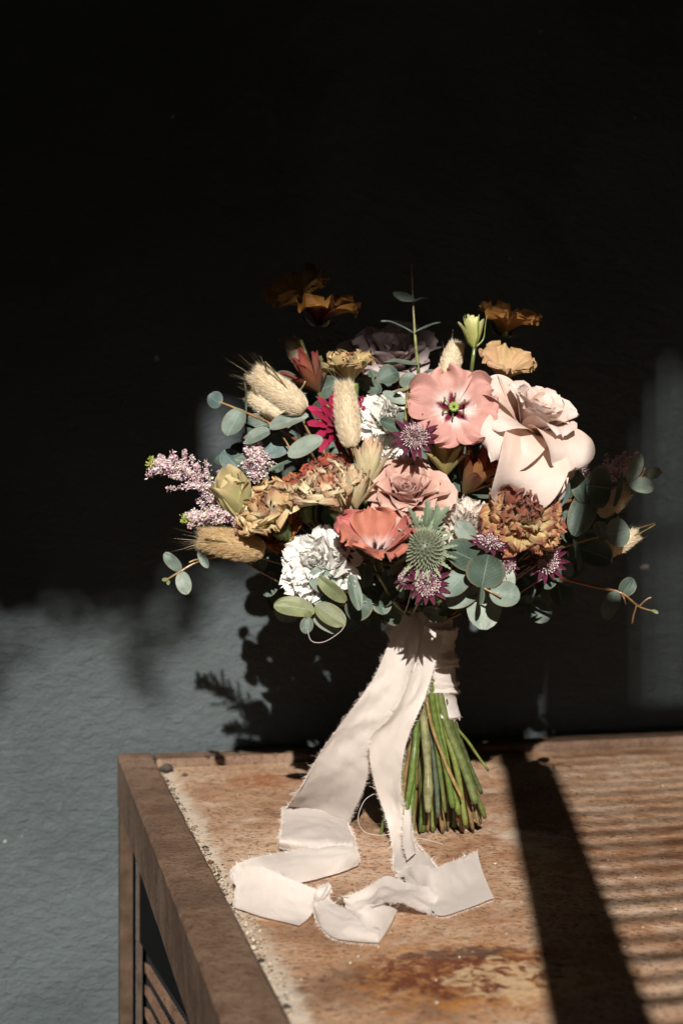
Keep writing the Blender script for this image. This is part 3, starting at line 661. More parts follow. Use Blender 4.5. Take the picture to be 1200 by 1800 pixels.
tan_bloom('coral brown carnation low on the left above the striped grass head', W(490, 925, .945), C(-.2, .1, .7), .018, 16, None, base='#b06a3f', edge='#9a4428', outer='#c98a50', inner='#a04030', n=26)
tan_bloom('yellow tan double bloom with green sepals standing above the crimson dahlia', W(614, 652, .962), C(-.12, .9, .2), .0190, 5, 8, base='#dec892', edge='#b58a62', outer='#d6cc8e', inner='#d6b680', n=30, oa=.6)
c = W(415, 878, .925); ax = C(-.25, .8, .35); T = flower('lisianthus_bud', 'creamy yellow half open bloom surrounded by pink astilbe', 'bud', c, G_LIS, front=10)
bud(T, c-ax*.015, ax, .0205, .038, ('#bcc073', '#dcd296', '#d9be92'), 10, 8, .12, 'round', wf=1.55, wav=.07)
c = W(563, 992, .915); ax = C(-.25, .35, .85); T = flower('carnation', 'pure white ruffled carnation behind the lower eucalyptus leaves', 'flower', c-ax*.03, G_CARN, front=3)
carnation(T, c, ax, .0265, '#f6f2ea', '#fbf8f2', 60, .1, 8, .085, wfac=.56)
c = W(684, 745, .985); ax = C(-.05, .5, .8); T = flower('carnation', 'white carnation between crimson dahlia and upper astrantia', 'flower', c-ax*.03, G_CARN)
carnation(T, c, ax, .0265, '#f6f2e8', '#fbf8f0', 50, .7, 9, .085, wfac=.56)
c = W(688, 838, .975); ax = C(-.05, .4, .8); T = flower('carnation', 'white carnation peeking out over the dusty pink rose', 'flower', c-ax*.03, G_CARN)
carnation(T, c, ax, .0215, '#f6f2e8', '#fbf8f0', 44, .2, 10, .085, wfac=.56)
c = W(817, 925, .935); ax = C(.05, .5, .85); T = flower('carnation', 'pale blush carnation between thistle and rust carnation', 'flower', c-ax*.03, G_CARN)
carnation(T, c, ax, .0225, '#f0dccc', '#f6ece2', 44, .5, 12, .12, wfac=.5, rf=3)

# crimson dahlia behind the upright grass head
c = W(598, 742, .985); ax = C(-.05, .3, .9); T = flower('dahlia', 'crimson magenta dahlia half hidden by an upright bunny tail', 'flower', c-ax*.02)
fr = frame(ax); rr = random.Random(2)
for i in range(46):
    t = i/45; k = rr.uniform(.8, 1.15)
    f = lambda u, v, k=k: tuple(x*k for x in mix(lin('#6d0a2c'), lin('#b01a4c'), u))
    put(T, 'petal', radial_petal(fr, c, i*2.39996, .026*lerp(.5, 1.05, t), .0075, lerp(1.4, .5, t), lerp(1.3, -.1, t), 1, 'strap', .001, -.006, .8, 0, .03, 2, 0, 7, 5, f, i))
m = MB()
for i in range(14):
    a = i*.45; d = fr[0]*cos(a)+fr[1]*sin(a); g = sheet(c+d*.004-ax*.004, c+d*.015+ax*.004, .005, ax, 'lance', .2, .1, col=lambda u, v: lin('#8a9a3c'), nu=6, nv=3); m.add(*g)
m.build('sepals', M_STEM, T)

# protea (blushing bride) buds and bracts
PB = ('#c6bc86', '#ebdfba', '#cfa487')
def protea(label, px, py, d, ax, R, L, seed, cols=PB, n=13, spread=.15, front=None):
    c = W(px, py, d); T = flower('protea_bud', label, 'bud', c, 'blushing protea buds', front=front)
    bud(T, c, ax, R, L, cols, n, seed, spread, 'point', 'bract', wf=1.25, wav=.03)
protea('cream protea bud with red streaks standing under the upright bunny tail', 643, 860, .925, C(.08, 1, .1), .0115, .036, 2, front=5)
protea('smaller cream protea bud with curled tips beside the taller one', 626, 893, .905, C(-.05, 1, .2), .0098, .028, 3, spread=.4, front=11)
protea('low cream protea bud leaning towards the tan carnation', 622, 905, .915, C(-.5, .7, .2), .009, .022, 4, spread=.5)
protea('olive cream protea bud in the gap under the salmon lisianthus', 783, 836, .935, C(-.05, 1, .2), .0115, .028, 5, ('#8d8a45', '#c3b27a', '#c9ab78'), spread=.5, front=12)
protea('red green protea bract cluster beside the hanging blush petals', 815, 868, .955, C(.45, .8, .2), .012, .036, 6, ('#8a7a3a', '#b06a4a', '#a13a34'), 14, .6, front=13)
protea('red tipped protea spray over the blush carnation', 822, 845, .96, C(.8, .5, .2), .010, .030, 7, ('#7a6a30', '#b5644a', '#a83a38'), 12, .7)
protea('dusky red protea bud deep under the tan top bloom', 560, 690, 1.03, C(-.4, .8, .2), .012, .034, 8, ('#6a5a30', '#a5523f', '#8a2a2c'), 12, .6)

# astrantia
for lab, px, py, d, ax, R, fo in (
 ('round astrantia with pale stamens under the salmon lisianthus', 729, 769, .905, (-.02, .25, .96), .0155, 14),
 ('astrantia with dense pale stamens just under the thistle', 750, 1024, .880, (.05, -.05, 1), .0150, 15),
 ('small plum astrantia half turned beside the lower thistle leaves', 716, 1012, .890, (-.6, .2, .7), .0105, None),
 ('plum astrantia facing up between round eucalyptus leaves and rust carnation', 862, 958, .890, (.1, .75, .5), .0145, 16),
 ('plum astrantia turned sideways under the rust carnation', 887, 990, .905, (.6, .0, .7), .0120, None),
 ('dark astrantia in shade right under the rust carnation', 958, 985, .935, (.3, -.1, .9), .0150, None),
 ('dark astrantia in shade under the mauve rose', 692, 706, 1.01, (-.1, .3, .9), .0130, None),
 ('plum astrantia hidden behind the coral lisianthus and white carnation', 602, 968, .91, (-.4, .1, .8), .0110, None)):
    c = W(px, py, d); a = C(*ax); T = flower('astrantia', lab, 'flower', c-a*.008, G_AST, .0011, lin('#6b4a35'), None, fo); astrantia(T, c, a, R, int(px))

# green sea-holly thistle
c = W(745, 966, .880); ax = C(.0, .28, .96); T = flower('thistle', 'spiky pale green thistle with toothed leaves between coral bloom and eucalyptus', 'flower', c-ax*.014, None, .0018, None, None, 17)
fr = frame(ax); R = .0118; m = MB(); V = []
for i in range(9):
    for j in range(16):
        th = pi*.5*(i/8)*1.25; a = 2*pi*j/16; V.append(c+(fr[0]*cos(a)+fr[1]*sin(a))*(sin(th)*R)+fr[2]*(cos(th)*R*1.05))
m.add(V, [(i*16+j, i*16+(j+1) % 16, (i+1)*16+(j+1) % 16, (i+1)*16+j) for i in range(8) for j in range(16)], [lin('#69705c')]*len(V)); m.build('cone', M_STEM, T)
m = MB()
for i in range(210):
    z = 1-1.35*(i+.5)/210; q = sqrt(max(0, 1-z*z)); a = i*2.39996; n = (fr[0]*cos(a)+fr[1]*sin(a))*q+fr[2]*z; p = c+n*R; x, y, _ = frame(n); r = .00085
    V = [p+(x*cos(b)+y*sin(b))*r for b in (0, 1.257, 2.513, 3.77, 5.03)]+[p+n*.0034]; cc = lin('#b9bda4')
    m.add(V, [(k, (k+1) % 5, 5) for k in range(5)], [lin('#5f684e')]*5+[cc])
m.build('spikes', M_TINY, T, smooth=False, kind='stuff')
def toothed(T, base, tip, wd, nr, seed, cols=('#4f6a4a', '#8ea27d')):
    ax = tip-base; L = ax.length; ax.normalize(); n = (nr-ax*nr.dot(ax)).normalized(); s = ax.cross(n); V = []; Cc = []; k = 19; rr = random.Random(seed)
    for i in range(k):
        u = i/(k-1); w = wd*.5*(u+.12)**.4*(1-u)**.75*1.5; tooth = (1.25 if i % 3 == 1 else .75) if 0 < i < k-1 else 1
        b = base+ax*(L*u)+n*(L*.12*sin(u*2.6)); lean = ax*(w*.6 if i % 3 == 1 else 0)
        for q, cidx in ((-tooth, 1), (-.28, 0), (0, 1), (.28, 0), (tooth, 1)):
            V.append(b+s*(w*q)+n*(w*.35*abs(q))+(lean if abs(q) > .4 else Vector((0, 0, 0)))); Cc.append(lin(cols[cidx]))
    put(T, 'spiny_leaf', (V, grid_faces(k, 5), Cc, [(0, 0)]*len(V)), M_LEAF)
for i, (tx, ty, wd, nr) in enumerate(((748, 876, 34, (.4, .1, .9)), (768, 883, 30, (.4, .2, .9)), (793, 890, 34, (-.2, .5, .8)), (712, 890, 24, (.5, .3, .8)), (790, 938, 24, (0, .7, .6)),
   (778, 956, 20, (0, .6, .6)), (680, 1012, 36, (-.1, .5, .8)), (700, 1040, 36, (-.2, .3, .9)), (705, 985, 26, (0, .5, .8)), (790, 985, 24, (.2, .5, .8)), (735, 1065, 40, (0, .3, .9)), (765, 1062, 34, (.2, .2, .9)))):
    b = (742, 955) if ty < 960 else (742, 982)
    toothed(T, W(b[0]+(tx-b[0])*.12, b[1]+(ty-b[1])*.12, .893), W(tx, ty, .885 if ty < 960 else .90), wd/F*.89, C(*nr), i, ('#2f4431', '#5f7656') if ty < 960 else ('#33482f', '#7d8f68'))
for i in range(16):
    a = i*2*pi/16+.1; d = fr[0]*cos(a)+fr[1]*sin(a); toothed(T, c+d*R*.7-ax*.004, c+d*R*1.9+ax*.002, .0034, ax, i+30, ('#71805c', '#a3ab84'))

# bunny tails
bunny_tail('bunny_tail', 'fluffy beige bunny tail tilting towards the wall shade beside crimson dahlia', W(536, 722, .94), W(446, 655, .95), .0122, seed=1, awns=110, toward=C(.7, -.7, 0))
bunny_tail('bunny_tail', 'upright beige bunny tail in front of the crimson dahlia', W(617, 787, .915), W(603, 672, .925), .0102, seed=2, awns=40)
bunny_tail('bunny_tail', 'tan bristly bunny tail lying sideways under the pink astilbe', W(466, 968, .925), W(352, 945, .93), .0128, seed=3, awns=170, col=('#d9bf95', '#cbae82', '#e3cfaa', '#bf9f70'), toward=C(1, -.15, 0))
bunny_tail('bunny_tail', 'small beige bunny tail standing behind the salmon lisianthus', W(782, 668, .985), W(803, 602, .99), .0095, seed=4, awns=40, nh=2400)
bunny_tail('bunny_tail', 'cream bunny tail under the dark round eucalyptus leaves', W(1050, 905, .985), W(1102, 862, .985), .0098, seed=5, awns=40, nh=2400, toward=C(-.8, -.5, 0))
bunny_tail('bunny_tail', 'cream bunny tail end below the small lit eucalyptus leaf', W(1058, 972, .985), W(1120, 938, .985), .0085, seed=6, awns=40, nh=2000, toward=C(-.8, -.5, 0))
bunny_tail('bunny_tail', 'dim bunny tail in shade behind the tilted fluffy one', W(500, 735, 1.02), W(440, 695, 1.03), .0105, seed=7, awns=60, nh=1800, toward=C(.7, -.7, 0))
bunny_tail('bunny_tail', 'dim bunny tail in shade under the amber blooms', W(530, 640, 1.06), W(512, 598, 1.07), .009, seed=8, awns=40, nh=1500)

# astilbe
astilbe('astilbe', 'long pale pink astilbe plume pointing out past the cream bloom', [(270, 818, .955), (318, 825, .95), (352, 850, .945), (400, 885, .95)], .0165, 1, 1700)
astilbe('astilbe', 'short pink astilbe plume under the cream bloom with green buds', [(335, 912, .935), (375, 905, .93), (425, 910, .93), (470, 925, .94)], .0125, 2, 1500)
astilbe('astilbe', 'upright pink astilbe tuft behind the cream bloom', [(447, 782, .965), (450, 810, .96), (455, 850, .96)], .0135, 3, 1200, green=False)
astilbe('astilbe', 'mauve astilbe tip behind the dark round eucalyptus leaves', [(1112, 808, 1.0), (1080, 822, 1.0), (1045, 850, 1.0)], .0115, 4, 900, green=False)
astilbe('astilbe', 'dim mauve astilbe tuft next to the hanging blush petal', [(1018, 812, .99), (1020, 838, .99), (1010, 870, .99)], .0105, 5, 700, green=False)

# eucalyptus sprigs
f_ = (0, .2, 1)
eucalyptus('eucalyptus sprig with big overlapping round leaves under the rust carnation', [(852, 1036, .868), (838, 1030, .90), (805, 1020, .96)], [
 (845, 992, 782, 962, 60, .895, .885, (-.1, .35, .9), 'd'), (846, 1033, 858, 974, 74, .870, .868, (.0, .1, 1), 'd'), (822, 1004, 780, 1050, 48, .89, .878, (-.3, .3, .9), 'm'),
 (860, 1043, 915, 1047, 50, .868, .865, (.1, .3, 1), 'm'), (846, 1030, 843, 1064, 18, .868, .862, (.8, .2, .6), 'g'), (852, 1018, 849, 1107, 66, .905, .895, (.0, .55, .85), 'l'),
 (838, 1038, 786, 1066, 40, .905, .895, (-.2, .6, .8), 'l'), (832, 952, 802, 916, 36, .905, .905, (-.3, .3, .9), 'l'), (876, 992, 898, 1035, 34, .905, .90, (.2, .3, .9), 'l'), (870, 950, 880, 985, 22, .905, .90, (.2, .5, .9), 'l')],
 extra=[[(850, 1034, .867), (865, 1042, .866), (881, 1050, .862)]], seed=1)
eucalyptus('eucalyptus sprig with olive leaves hanging under the white carnation', [(536, 1098, .880), (553, 1074, .89), (600, 1060, .93), (650, 1045, .98)], [
 (607, 1030, 541, 1012, 56, .90, .895, (0, .3, 1), 'm'), (608, 1057, 558, 1015, 28, .885, .875, (-.4, .2, .9), 'o'), (616, 1010, 631, 1073, 26, .90, .89, (.4, .1, .9), 'g'),
 (553, 1075, 481, 1064, 42, .885, .88, (0, .55, .8), 'o'), (555, 1063, 606, 1098, 40, .882, .875, (.1, .4, .9), 'o'), (560, 1062, 606, 1046, 40, .90, .90, (.1, .3, .9), 't'),
 (542, 1085, 536, 1114, 25, .878, .872, (0, .3, 1), 'g'), (545, 1086, 536, 1072, 14, .88, .875, (0, .4, 1), 'o'), (552, 1082, 596, 1110, 42, .895, .89, (.2, .6, .8), 'l'),
 (638, 1034, 640, 990, 34, .93, .93, (.2, .3, .9), 'd'), (612, 1084, 650, 1050, 50, .93, .93, (.2, .4, .9), 'd'), (585, 1040, 550, 1060, 36, .91, .90, (0, .4, .9), 'l'), (660, 1030, 676, 1080, 40, .95, .94, (.1, .3, .9), 'd'), (600, 1000, 625, 1030, 30, .925, .92, (.1, .2, .9), 'm')],
 seed=2)
eucalyptus('eucalyptus sprig reaching out beside the tilted bunny tail', [(364, 702, .975), (400, 712, .97), (482, 748, .955), (530, 780, .96)], [
 (388, 712, 366, 695, 34, .972, .968, (.3, .3, .9), 't'), (424, 719, 399, 766, 42, .965, .955, (-.2, .3, .9), 'm'), (431, 733, 431, 672, 9, .965, .965, (.9, 0, .4), 'g'),
 (474, 752, 542, 730, 36, .95, .94, (0, .55, .8), 'l'), (506, 800, 567, 770, 38, .95, .94, (.1, .5, .85), 'l'), (477, 755, 430, 778, 28, .96, .955, (-.1, .5, .9), 'm'),
 (472, 745, 430, 756, 48, .985, .985, (-.2, .3, .9), 'd'), (518, 768, 463, 798, 44, .975, .97, (0, .3, .9), 't'), (524, 805, 472, 828, 14, .955, .95, (0, .9, .4), 'g'), (490, 830, 478, 800, 30, .98, .98, (0, .3, 1), 'd')],
 extra=[[(478, 750, .953), (470, 742, .953), (462, 738, .95)], [(495, 765, .955), (505, 780, .955), (522, 812, .955)]], seed=3, col='#8a4f38')
eucalyptus('tall upright eucalyptus sprig in shade above the mauve rose', [(723, 462, 1.02), (725, 520, 1.018), (729, 590, 1.015), (735, 655, 1.015)], [
 (722, 497, 702, 479, 8, 1.018, 1.012, (.3, .8, .4), 't'), (727, 495, 753, 470, 14, 1.018, 1.02, (-.3, .6, .7), 'g'), (728, 524, 690, 520, 28, 1.016, 1.003, (0, .6, .8), 'g'), (727, 531, 753, 522, 10, 1.016, 1.02, (0, .9, .3), 't'),
 (727, 586, 669, 560, 12, 1.012, 1.012, (.2, .9, .4), 't'), (729, 584, 774, 566, 12, 1.012, 1.012, (-.2, .9, .4), 'g'), (734, 641, 675, 632, 19, 1.012, 1.003, (0, .8, .5), 'g'), (723, 475, 724, 460, 6, 1.02, 1.02, (0, .2, 1), 't')], col='#87995f', seed=4)
eucalyptus('small eucalyptus sprig with pale leaves beside the open salmon lisianthus', [(717, 660, .925), (715, 690, .925), (713, 745, .93)], [
 (716, 682, 719, 654, 36, .925, .918, (.1, .2, 1), 'l'), (718, 683, 691, 688, 11, .923, .915, (0, .8, .5), 'o'), (713, 708, 672, 690, 22, .925, .92, (0, .5, .9), 'l'), (714, 722, 703, 748, 28, .935, .93, (-.2, .2, 1), 'd'),
 (702, 755, 667, 738, 26, .94, .935, (0, .3, 1), 'd'), (714, 712, 688, 704, 14, .928, .924, (0, .3, 1), 'd'), (716, 700, 735, 715, 26, .945, .94, (.2, .3, 1), 'd')], col='#9aa05a', seed=5, sr=.0012)
eucalyptus('eucalyptus sprig with dark round leaves and lit tip past the blush rose', [(1162, 832, .965), (1105, 846, .96), (1055, 862, .955), (985, 885, .97)], [
 (1073, 859, 1029, 854, 78, .95, .945, (-.2, .1, 1), 'd'), (1091, 833, 1078, 890, 18, .955, .95, (.7, .2, .6), 'g'), (1103, 846, 1124, 796, 28, .955, .95, (.3, .1, .9), 'l'), (1106, 848, 1149, 860, 36, .955, .945, (.1, .5, .85), 'l'),
 (1139, 840, 1160, 824, 20, .96, .955, (.2, .5, .9), 'l'), (1026, 884, 1008, 824, 30, .955, .955, (-.2, .1, 1), 'd'), (1038, 862, 1008, 942, 50, .96, .945, (-.2, .2, 1), 'd'), (992, 884, 936, 828, 64, .935, .925, (-.15, .15, 1), 't')],
 extra=[[(1140, 838, .96), (1152, 830, .96), (1164, 831, .958)], [(1108, 846, .957), (1125, 838, .957), (1133, 822, .955)]], seed=6, col='#9a6040')
eucalyptus('shaded eucalyptus sprig with one lit leaf over the cream bunny tail end', [(1082, 936, .965), (1045, 945, .965), (985, 962, .98)], [
 (1066, 941, 1106, 932, 54, .955, .95, (.1, .2, 1), 'm'), (1062, 945, 1048, 915, 26, .96, .955, (-.3, .2, .9), 'd'), (1008, 940, 1022, 1006, 18, .955, .95, (.7, .2, .6), 'g'), (1012, 962, 1076, 985, 54, .975, .965, (0, .3, .9), 'd'),
 (978, 1003, 956, 1035, 26, .96, .95, (0, .3, .9), 'd'), (1040, 930, 1085, 905, 46, .985, .98, (0, .3, .9), 'd'), (1000, 985, 1040, 960, 40, .98, .98, (0, .3, .9), 'd'), (985, 905, 1012, 955, 40, .97, .97, (0, .2, 1), 'd')], seed=7)
eucalyptus('low drooping eucalyptus twig with reddish stem in the shade', [(1150, 1075, .97), (1122, 1066, .97), (1090, 1042, .97), (1040, 1030, .98), (960, 1010, 1.0)], [
 (1083, 1040, 1062, 1088, 30, .97, .955, (-.2, .3, .9), 'm'), (1091, 1046, 1112, 1016, 30, .97, .97, (.2, .2, 1), 'd'), (1145, 1072, 1156, 1078, 7, .97, .965, (0, .5, .9), 'o')],
 extra=[[(1122, 1066, .97), (1135, 1054, .97), (1144, 1050, .97)], [(1118, 1064, .97), (1113, 1080, .97), (1110, 1096, .97)], [(1090, 1042, .97), (1096, 1052, .97), (1099, 1062, .965)]], seed=8, col='#a04a34')
eucalyptus('little eucalyptus twig with two pale leaves poking out under the tan bunny tail', [(290, 1021, .94), (318, 1004, .94), (352, 985, .945), (400, 972, .955)], [
 (318, 1003, 288, 972, 23, .94, .935, (-.3, .2, .9), 'm'), (318, 1005, 329, 1045, 28, .94, .935, (-.1, .2, 1), 'l'), (350, 968, 366, 998, 17, .945, .94, (-.4, .2, .9), 'm'), (296, 1018, 285, 1020, 8, .94, .935, (0, .4, .9), 'o'), (296, 1020, 296, 1028, 7, .94, .935, (0, .4, .9), 'o')],
 extra=[[(352, 985, .945), (344, 984, .94), (332, 989, .938)]], seed=9)
rf_ = random.Random(21)
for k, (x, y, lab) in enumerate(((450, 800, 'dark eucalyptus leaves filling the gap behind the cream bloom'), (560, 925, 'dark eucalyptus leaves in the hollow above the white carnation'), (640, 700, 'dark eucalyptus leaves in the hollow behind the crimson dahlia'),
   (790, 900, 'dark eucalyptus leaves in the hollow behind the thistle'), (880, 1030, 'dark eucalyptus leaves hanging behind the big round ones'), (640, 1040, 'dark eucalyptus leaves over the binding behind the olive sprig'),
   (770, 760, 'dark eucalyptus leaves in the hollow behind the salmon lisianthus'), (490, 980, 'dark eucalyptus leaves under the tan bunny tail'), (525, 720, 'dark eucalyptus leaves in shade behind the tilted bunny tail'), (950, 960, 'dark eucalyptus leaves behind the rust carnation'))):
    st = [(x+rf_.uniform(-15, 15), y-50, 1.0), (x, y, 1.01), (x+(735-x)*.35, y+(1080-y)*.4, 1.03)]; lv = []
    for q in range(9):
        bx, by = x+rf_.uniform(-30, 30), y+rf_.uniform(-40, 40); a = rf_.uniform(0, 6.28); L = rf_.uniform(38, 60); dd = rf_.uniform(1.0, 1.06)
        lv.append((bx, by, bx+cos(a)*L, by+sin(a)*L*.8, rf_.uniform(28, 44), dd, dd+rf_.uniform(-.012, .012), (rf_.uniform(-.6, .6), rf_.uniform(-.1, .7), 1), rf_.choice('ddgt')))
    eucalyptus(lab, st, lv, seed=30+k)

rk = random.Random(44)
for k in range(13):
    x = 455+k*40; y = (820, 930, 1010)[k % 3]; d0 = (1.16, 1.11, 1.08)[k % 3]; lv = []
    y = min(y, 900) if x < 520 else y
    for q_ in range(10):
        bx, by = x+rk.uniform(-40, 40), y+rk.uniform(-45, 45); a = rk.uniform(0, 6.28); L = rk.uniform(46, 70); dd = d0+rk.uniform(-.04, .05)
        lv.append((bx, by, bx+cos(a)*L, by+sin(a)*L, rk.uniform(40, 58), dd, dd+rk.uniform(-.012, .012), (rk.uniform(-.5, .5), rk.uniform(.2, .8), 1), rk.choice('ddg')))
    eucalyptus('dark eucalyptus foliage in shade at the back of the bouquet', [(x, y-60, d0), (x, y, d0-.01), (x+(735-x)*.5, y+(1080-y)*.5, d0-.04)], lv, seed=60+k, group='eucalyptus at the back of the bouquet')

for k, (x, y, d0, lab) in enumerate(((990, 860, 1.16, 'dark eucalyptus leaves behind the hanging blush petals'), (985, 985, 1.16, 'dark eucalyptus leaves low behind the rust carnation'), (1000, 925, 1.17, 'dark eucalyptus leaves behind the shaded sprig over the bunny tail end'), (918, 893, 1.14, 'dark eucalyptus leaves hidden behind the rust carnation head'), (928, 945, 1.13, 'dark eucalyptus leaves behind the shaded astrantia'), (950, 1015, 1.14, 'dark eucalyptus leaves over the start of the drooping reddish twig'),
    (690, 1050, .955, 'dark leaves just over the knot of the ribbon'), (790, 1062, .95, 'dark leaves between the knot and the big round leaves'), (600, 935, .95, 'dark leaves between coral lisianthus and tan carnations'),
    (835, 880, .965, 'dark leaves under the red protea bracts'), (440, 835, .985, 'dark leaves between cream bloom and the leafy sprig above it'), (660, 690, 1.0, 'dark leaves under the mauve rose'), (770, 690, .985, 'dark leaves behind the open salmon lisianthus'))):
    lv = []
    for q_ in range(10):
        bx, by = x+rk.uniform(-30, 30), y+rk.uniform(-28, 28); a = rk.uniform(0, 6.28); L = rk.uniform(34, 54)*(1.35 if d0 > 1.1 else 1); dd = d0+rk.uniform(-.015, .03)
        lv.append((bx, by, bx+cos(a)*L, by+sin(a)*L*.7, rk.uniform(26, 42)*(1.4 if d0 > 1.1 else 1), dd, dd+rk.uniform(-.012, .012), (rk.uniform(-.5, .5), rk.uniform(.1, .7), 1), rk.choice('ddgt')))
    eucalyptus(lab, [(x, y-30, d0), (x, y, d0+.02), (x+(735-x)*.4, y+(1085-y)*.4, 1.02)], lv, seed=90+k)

# ------------------------------------------------------------------ ribbon
rib = thing('silk_ribbon', 'raw edged blush chiffon ribbon binding the stems, its tails folded on the rusted top', 'ribbon', WT(700, 1480, .001))
FR = MB(); rb = random.Random(5)
def strip(m, pairs, nper=8, nv=15, wr=.0012, seed=0, fringeL=True, fringeR=True, sag=-.0028):
    L = spline([p[0] for p in pairs], nper); R = spline([p[1] for p in pairs], nper); n = len(L); V = []; U = []
    ln = 0
    for i in range(n):
        if i: ln += ((L[i]+R[i])/2-(L[i-1]+R[i-1])/2).length
        t = (L[min(i+1, n-1)]+R[min(i+1, n-1)]-L[max(i-1, 0)]-R[max(i-1, 0)]).normalized(); nrm = (R[i]-L[i]).cross(t).normalized()
        for j in range(nv):
            v = j/(nv-1); p = L[i].lerp(R[i], v)
            V.append(p+nrm*(1.2*wr*(1.5*N(ln*38+v*1.5, v*2.6, seed)+.75*N(ln*95-v*4, v*7, seed+3)+.35*N(ln*240+v*5, v*14, seed+6))+sag*4*v*(1-v))); V[-1].z = max(V[-1].z, SZ+.0022); U.append((ln*10, v))
    m.add(V, grid_faces(n, nv), None, U)
    for (E, O, on) in ((L, R, fringeL), (R, L, fringeR)):
        if not on: continue
        for i in range(n-1):
            seg = (E[i+1]-E[i]).length
            for q in range(int(seg/.00024)+1):
                s = rb.random(); p = E[i].lerp(E[i+1], s); out = (E[i]-O[i]).normalized(); al = (E[i+1]-E[i]).normalized()
                d = (out*rb.uniform(.5, 1)+al*rb.uniform(-.9, .9)+Vector((rb.gauss(0, .3), rb.gauss(0, .3), rb.gauss(0, .3)))).normalized()
                l = rb.uniform(.0004, .0040)*(2.4 if rb.random() < .08 else 1)*(.45+1.1*abs(N(p.x*160, p.y*160, p.z*160))); wd = d.cross(Vector((rb.gauss(0, 1), rb.gauss(0, 1), rb.gauss(0, 1)))).normalized()*.0001
                b = p-out*.0008; e = p+d*l*.6; tp = p+d*l+al*rb.uniform(-.4, .4)*l
                if tp.z < SZ+.0006: tp.z = SZ+.0006
                FR.add([b-wd, b+wd, e+wd*.8, e-wd*.8, tp], [(0, 1, 2, 3), (3, 2, 4)])
def q(a, da, b, db): return (W(*a, da), W(*b, db))
def qt(a, za, b, zb): return (WT(*a, za), WT(*b, zb))
# wrap round the stems
m = MB(); V = []; U = []; nr, na = 26, 40; wrapP = spline([W(733, 1080, 1.05), W(741, 1130, 1.05), W(750, 1190, 1.05), W(760, 1252, 1.05)], 9)
for i, p in enumerate(wrapP):
    t = i/(len(wrapP)-1); r = lerp(.0245, .0180, ss(0, 1, t)); e = .0013*sin(t*22)
    for j in range(na):
        a = 2*pi*j/na; rr_ = r+e*sin(a*1+t*5)+.0012*N(cos(a)*2, sin(a)*2, t*7)+.0009*N(cos(a)*4, sin(a)*4, t*22)
        V.append(p+RGT*(cos(a)*rr_)+FWD*(sin(a)*rr_*.95)+UP*(.004*sin(a+1)*(t-.2))); U.append((t, j/na*3))
k = len(wrapP); m.add(V, [(i*na+j, i*na+(j+1) % na, (i+1)*na+(j+1) % na, (i+1)*na+j) for i in range(k-1) for j in range(na)], None, U)
# overlapping diagonal turns
for s, (y0, y1) in enumerate(((1098, 1150), (1150, 1196), (1192, 1240))):
    pr = []
    for i in range(9):
        a = pi*1.02+i/8*pi*.98; f = i/8; cy0, cy1 = y0+f*14, y1+8+f*10; rad = .0262-s*.002
        cx = 738+(cy0-1085)*.13; pr.append((W(cx, cy0-4, 1.05)+RGT*cos(a)*rad+FWD*sin(a)*rad, W(cx+4, cy1, 1.05)+RGT*cos(a)*(rad-.001)+FWD*sin(a)*(rad-.001)))
    strip(m, pr, 5, 9, .0011, s+20, True, True)
m.build('wrap', M_CLOTH, rib)
# tail one: hangs left, then zigzags forward over the sheet
m = MB()
strip(m, [q((706, 1072), 1.018, (752, 1074), 1.016), q((684, 1130), 1.012, (742, 1120), 1.010), q((655, 1195), 1.010, (728, 1180), 1.006), q((612, 1255), 1.012, (700, 1250), 1.006),
          q((565, 1320), 1.022, (656, 1305), 1.020), q((528, 1385), 1.040, (642, 1375), 1.038), qt((499, 1430), .006, (612, 1446), .003)], 9, 13, .0016, 1, sag=.004)
strip(m, [qt((497, 1418), .012, (606, 1442), .004), qt((495, 1452), .010, (618, 1463), .010), qt((492, 1474), .012, (626, 1490), .012), qt((493, 1492), .004, (631, 1516), .004)], 11, 17, .0012, 2)
strip(m, [qt((618, 1482), .016, (631, 1522), .002), qt((570, 1488), .017, (592, 1536), .002), qt((505, 1497), .019, (548, 1548), .002), qt((445, 1508), .022, (480, 1560), .003), qt((416, 1519), .020, (430, 1572), .004)], 11, 15, .0010, 3, fringeR=False)
strip(m, [qt((418, 1517), .021, (428, 1570), .004), qt((404, 1532), .016, (410, 1585), .003), qt((410, 1552), .012, (412, 1600), .001)], 5, 9, .0006, 4, fringeR=False)
strip(m, [qt((410, 1535), .019, (412, 1600), .001), qt((454, 1524), .024, (448, 1611), .001), qt((508, 1545), .019, (486, 1621), .001), qt((566, 1568), .013, (526, 1631), .001)], 11, 15, .0010, 5, fringeR=False)
strip(m, [qt((572, 1552), .020, (584, 1566), .016), qt((556, 1566), .018, (572, 1580), .012), qt((550, 1600), .006, (566, 1570), .014), qt((566, 1634), .001, (594, 1592), .010), qt((590, 1653), .001, (628, 1606), .008), qt((640, 1660), .001, (652, 1622), .006), qt((666, 1661), .001, (668, 1632), .006)], 10, 15, .0010, 6)
strip(m, [qt((665, 1661), .001, (622, 1612), .008), qt((682, 1632), .003, (632, 1600), .014), qt((698, 1600), .008, (646, 1590), .016)], 6, 9, .0006, 7, fringeL=False)
strip(m, [qt((594, 1579), .010, (606, 1594), .004), qt((640, 1562), .014, (636, 1612), .004), qt((680, 1541), .016, (655, 1592), .016), qt((722, 1552), .012, (700, 1586), .014), qt((772, 1570), .006, (764, 1608), .001)], 11, 15, .0014, 8)
m.build('tail', M_CLOTH, rib)
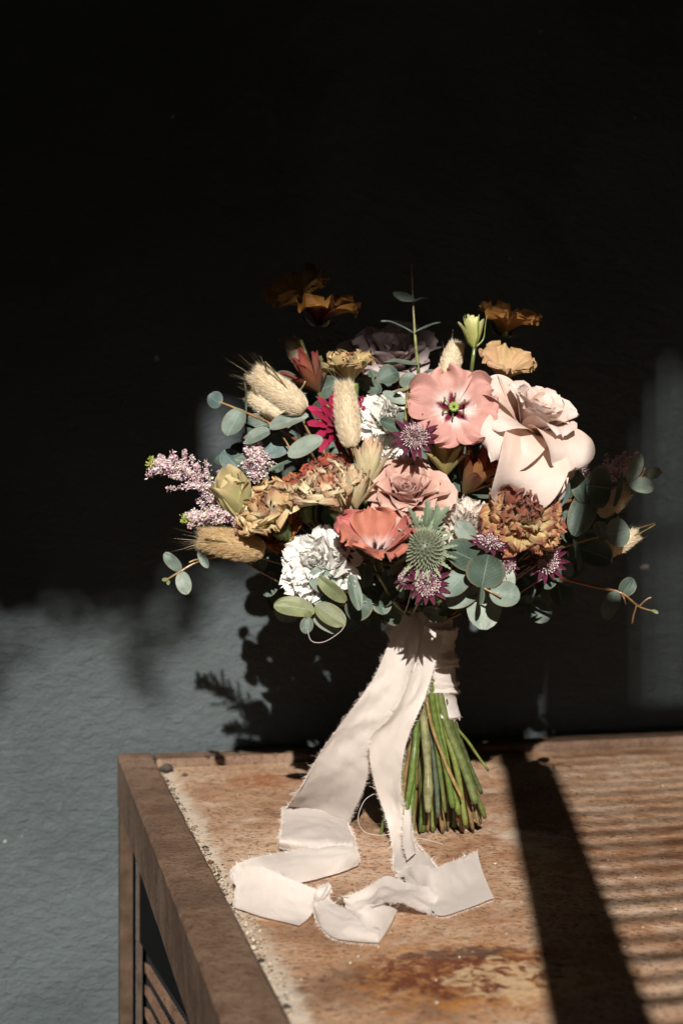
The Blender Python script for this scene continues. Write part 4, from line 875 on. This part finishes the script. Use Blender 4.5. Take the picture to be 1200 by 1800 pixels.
# tail two: narrow twist straight down, then a flat end to the right
m = MB()
strip(m, [q((724, 1078), 1.014, (776, 1118), 1.020), q((728, 1140), 1.004, (770, 1150), 1.012), q((718, 1200), 1.000, (752, 1212), 1.008), q((684, 1262), 1.000, (730, 1262), 1.004), q((650, 1300), 1.004, (710, 1318), 1.008),
          q((657, 1370), 1.016, (704, 1385), 1.014), q((680, 1445), 1.024, (714, 1430), 1.018), qt((690, 1492), .004, (724, 1470), .010), qt((694, 1532), .002, (760, 1514), .006), qt((735, 1580), .003, (770, 1530), .010)], 8, 11, .0013, 9, sag=.003)
strip(m, [q((712, 1412), 1.024, (720, 1425), 1.028), qt((707, 1470), .012, (726, 1475), .010), qt((715, 1512), .006, (730, 1502), .004)], 6, 5, .0006, 10)
strip(m, [qt((694, 1530), .004, (700, 1548), .001), qt((735, 1520), .012, (738, 1582), .003), qt((764, 1526), .012, (771, 1613), .001), qt((800, 1512), .011, (815, 1602), .001), qt((839, 1496), .007, (868, 1582), .001)], 11, 17, .0012, 11)
m.build('tail', M_CLOTH, rib)
m = FR.build('frayed_edge', M_CLOTH, rib, smooth=False, kind='stuff')
m = MB()
for P in ([(657, 1395, .99), (640, 1408, .985), (629, 1438, .98), (638, 1460, .98), (662, 1468, .98), (690, 1466, .985)], [(607, 1098, .87), (596, 1112, .87), (570, 1128, .87), (548, 1127, .87), (540, 1108, .872)], [(726, 1472, 1.0), (750, 1476, 1.0), (778, 1484, .995)],
          [(632, 1056, .92), (670, 1064, .95), (700, 1072, 1.0)]):
    tube(m, spline([W(*p) for p in P], 8), .00022, 5, (1, 1, 1))
m.build('loose_thread', M_CLOTH, rib)

# ------------------------------------------------------------------ grit on the sheet
g = MB(); rg = random.Random(9)
def pebble(p, r, cc):
    V = []; 
    for (x, y, z) in ((1, 0, 0), (-1, 0, 0), (0, 1, 0), (0, -1, 0), (0, 0, 1), (0, 0, -1), (.6, .6, .5), (-.6, .6, .5), (.6, -.6, .5), (-.6, -.6, .5)):
        k = rg.uniform(.7, 1.2); V.append(Vector((p[0]+x*r*k, p[1]+y*r*k, p[2]+z*r*.7*k)))
    g.add(V, [(0, 6, 8), (4, 8, 6), (4, 6, 7), (4, 7, 9), (4, 9, 8), (2, 7, 6), (2, 6, 0), (2, 1, 7), (1, 9, 7), (1, 3, 9), (3, 8, 9), (3, 0, 8), (5, 0, 3), (5, 3, 1), (5, 1, 2), (5, 2, 0)], [cc]*10)
GC = [lin(x, .8) for x in ('#c3b39d', '#a8957e', '#857867', '#5e5347', '#3f3a35', '#cdbfab', '#8f7c66', '#6e4f38')]
for i in range(650):
    y = Y1-.035-rg.random()**.8*.62; wid = .0025+.0032*ss(1.2, .75, y)+.002*N(y*20); x = X0+.034+abs(rg.gauss(0, 1))*wid
    r = rg.uniform(.0004, .0011)*(2.4 if rg.random() < .06 else 1); pebble((x, y, SZ+r*.4), r, rg.choice(GC))
g.build('grit', M_GRIT, None, smooth=False, kind='stuff')
bpy.data.objects['grit']['label'] = 'pale sandy grit gathered along the inner edge of the rim'; bpy.data.objects['grit']['category'] = 'grit'
g = MB()
for i in range(150):
    p = WT(rg.uniform(300, 1190), rg.uniform(1360, 1790), .0005)
    if X0+.05 < p.x < 1.1: pebble((p.x, p.y, SZ+.0006), rg.uniform(.0004, .0014), rg.choice(GC[:3]+GC[5:6]))
o = g.build('scattered_chips', M_GRIT, None, smooth=False, kind='stuff'); o['label'] = 'tiny pale chips scattered over the rusted top'; o['category'] = 'debris'
for px, py, r, lab in ((292, 1357, .0075, 'dark rough stone in the corner of the rim'), (325, 1363, .0028, 'little dark stone next to the corner stone'), (311, 1463, .0026, 'dark pebble in the grit beside the rim'), (370, 1577, .0024, 'round dark pebble just off the line of grit')):
    g = MB(); p = WT(px, py, .001); pebble((p.x, p.y, SZ+r*.55), r, lin('#4a453d')); T = g.build('stone', M_GRIT, None, smooth=False); T['label'] = lab; T['category'] = 'stone'; T['group'] = 'stones on the rusted top'
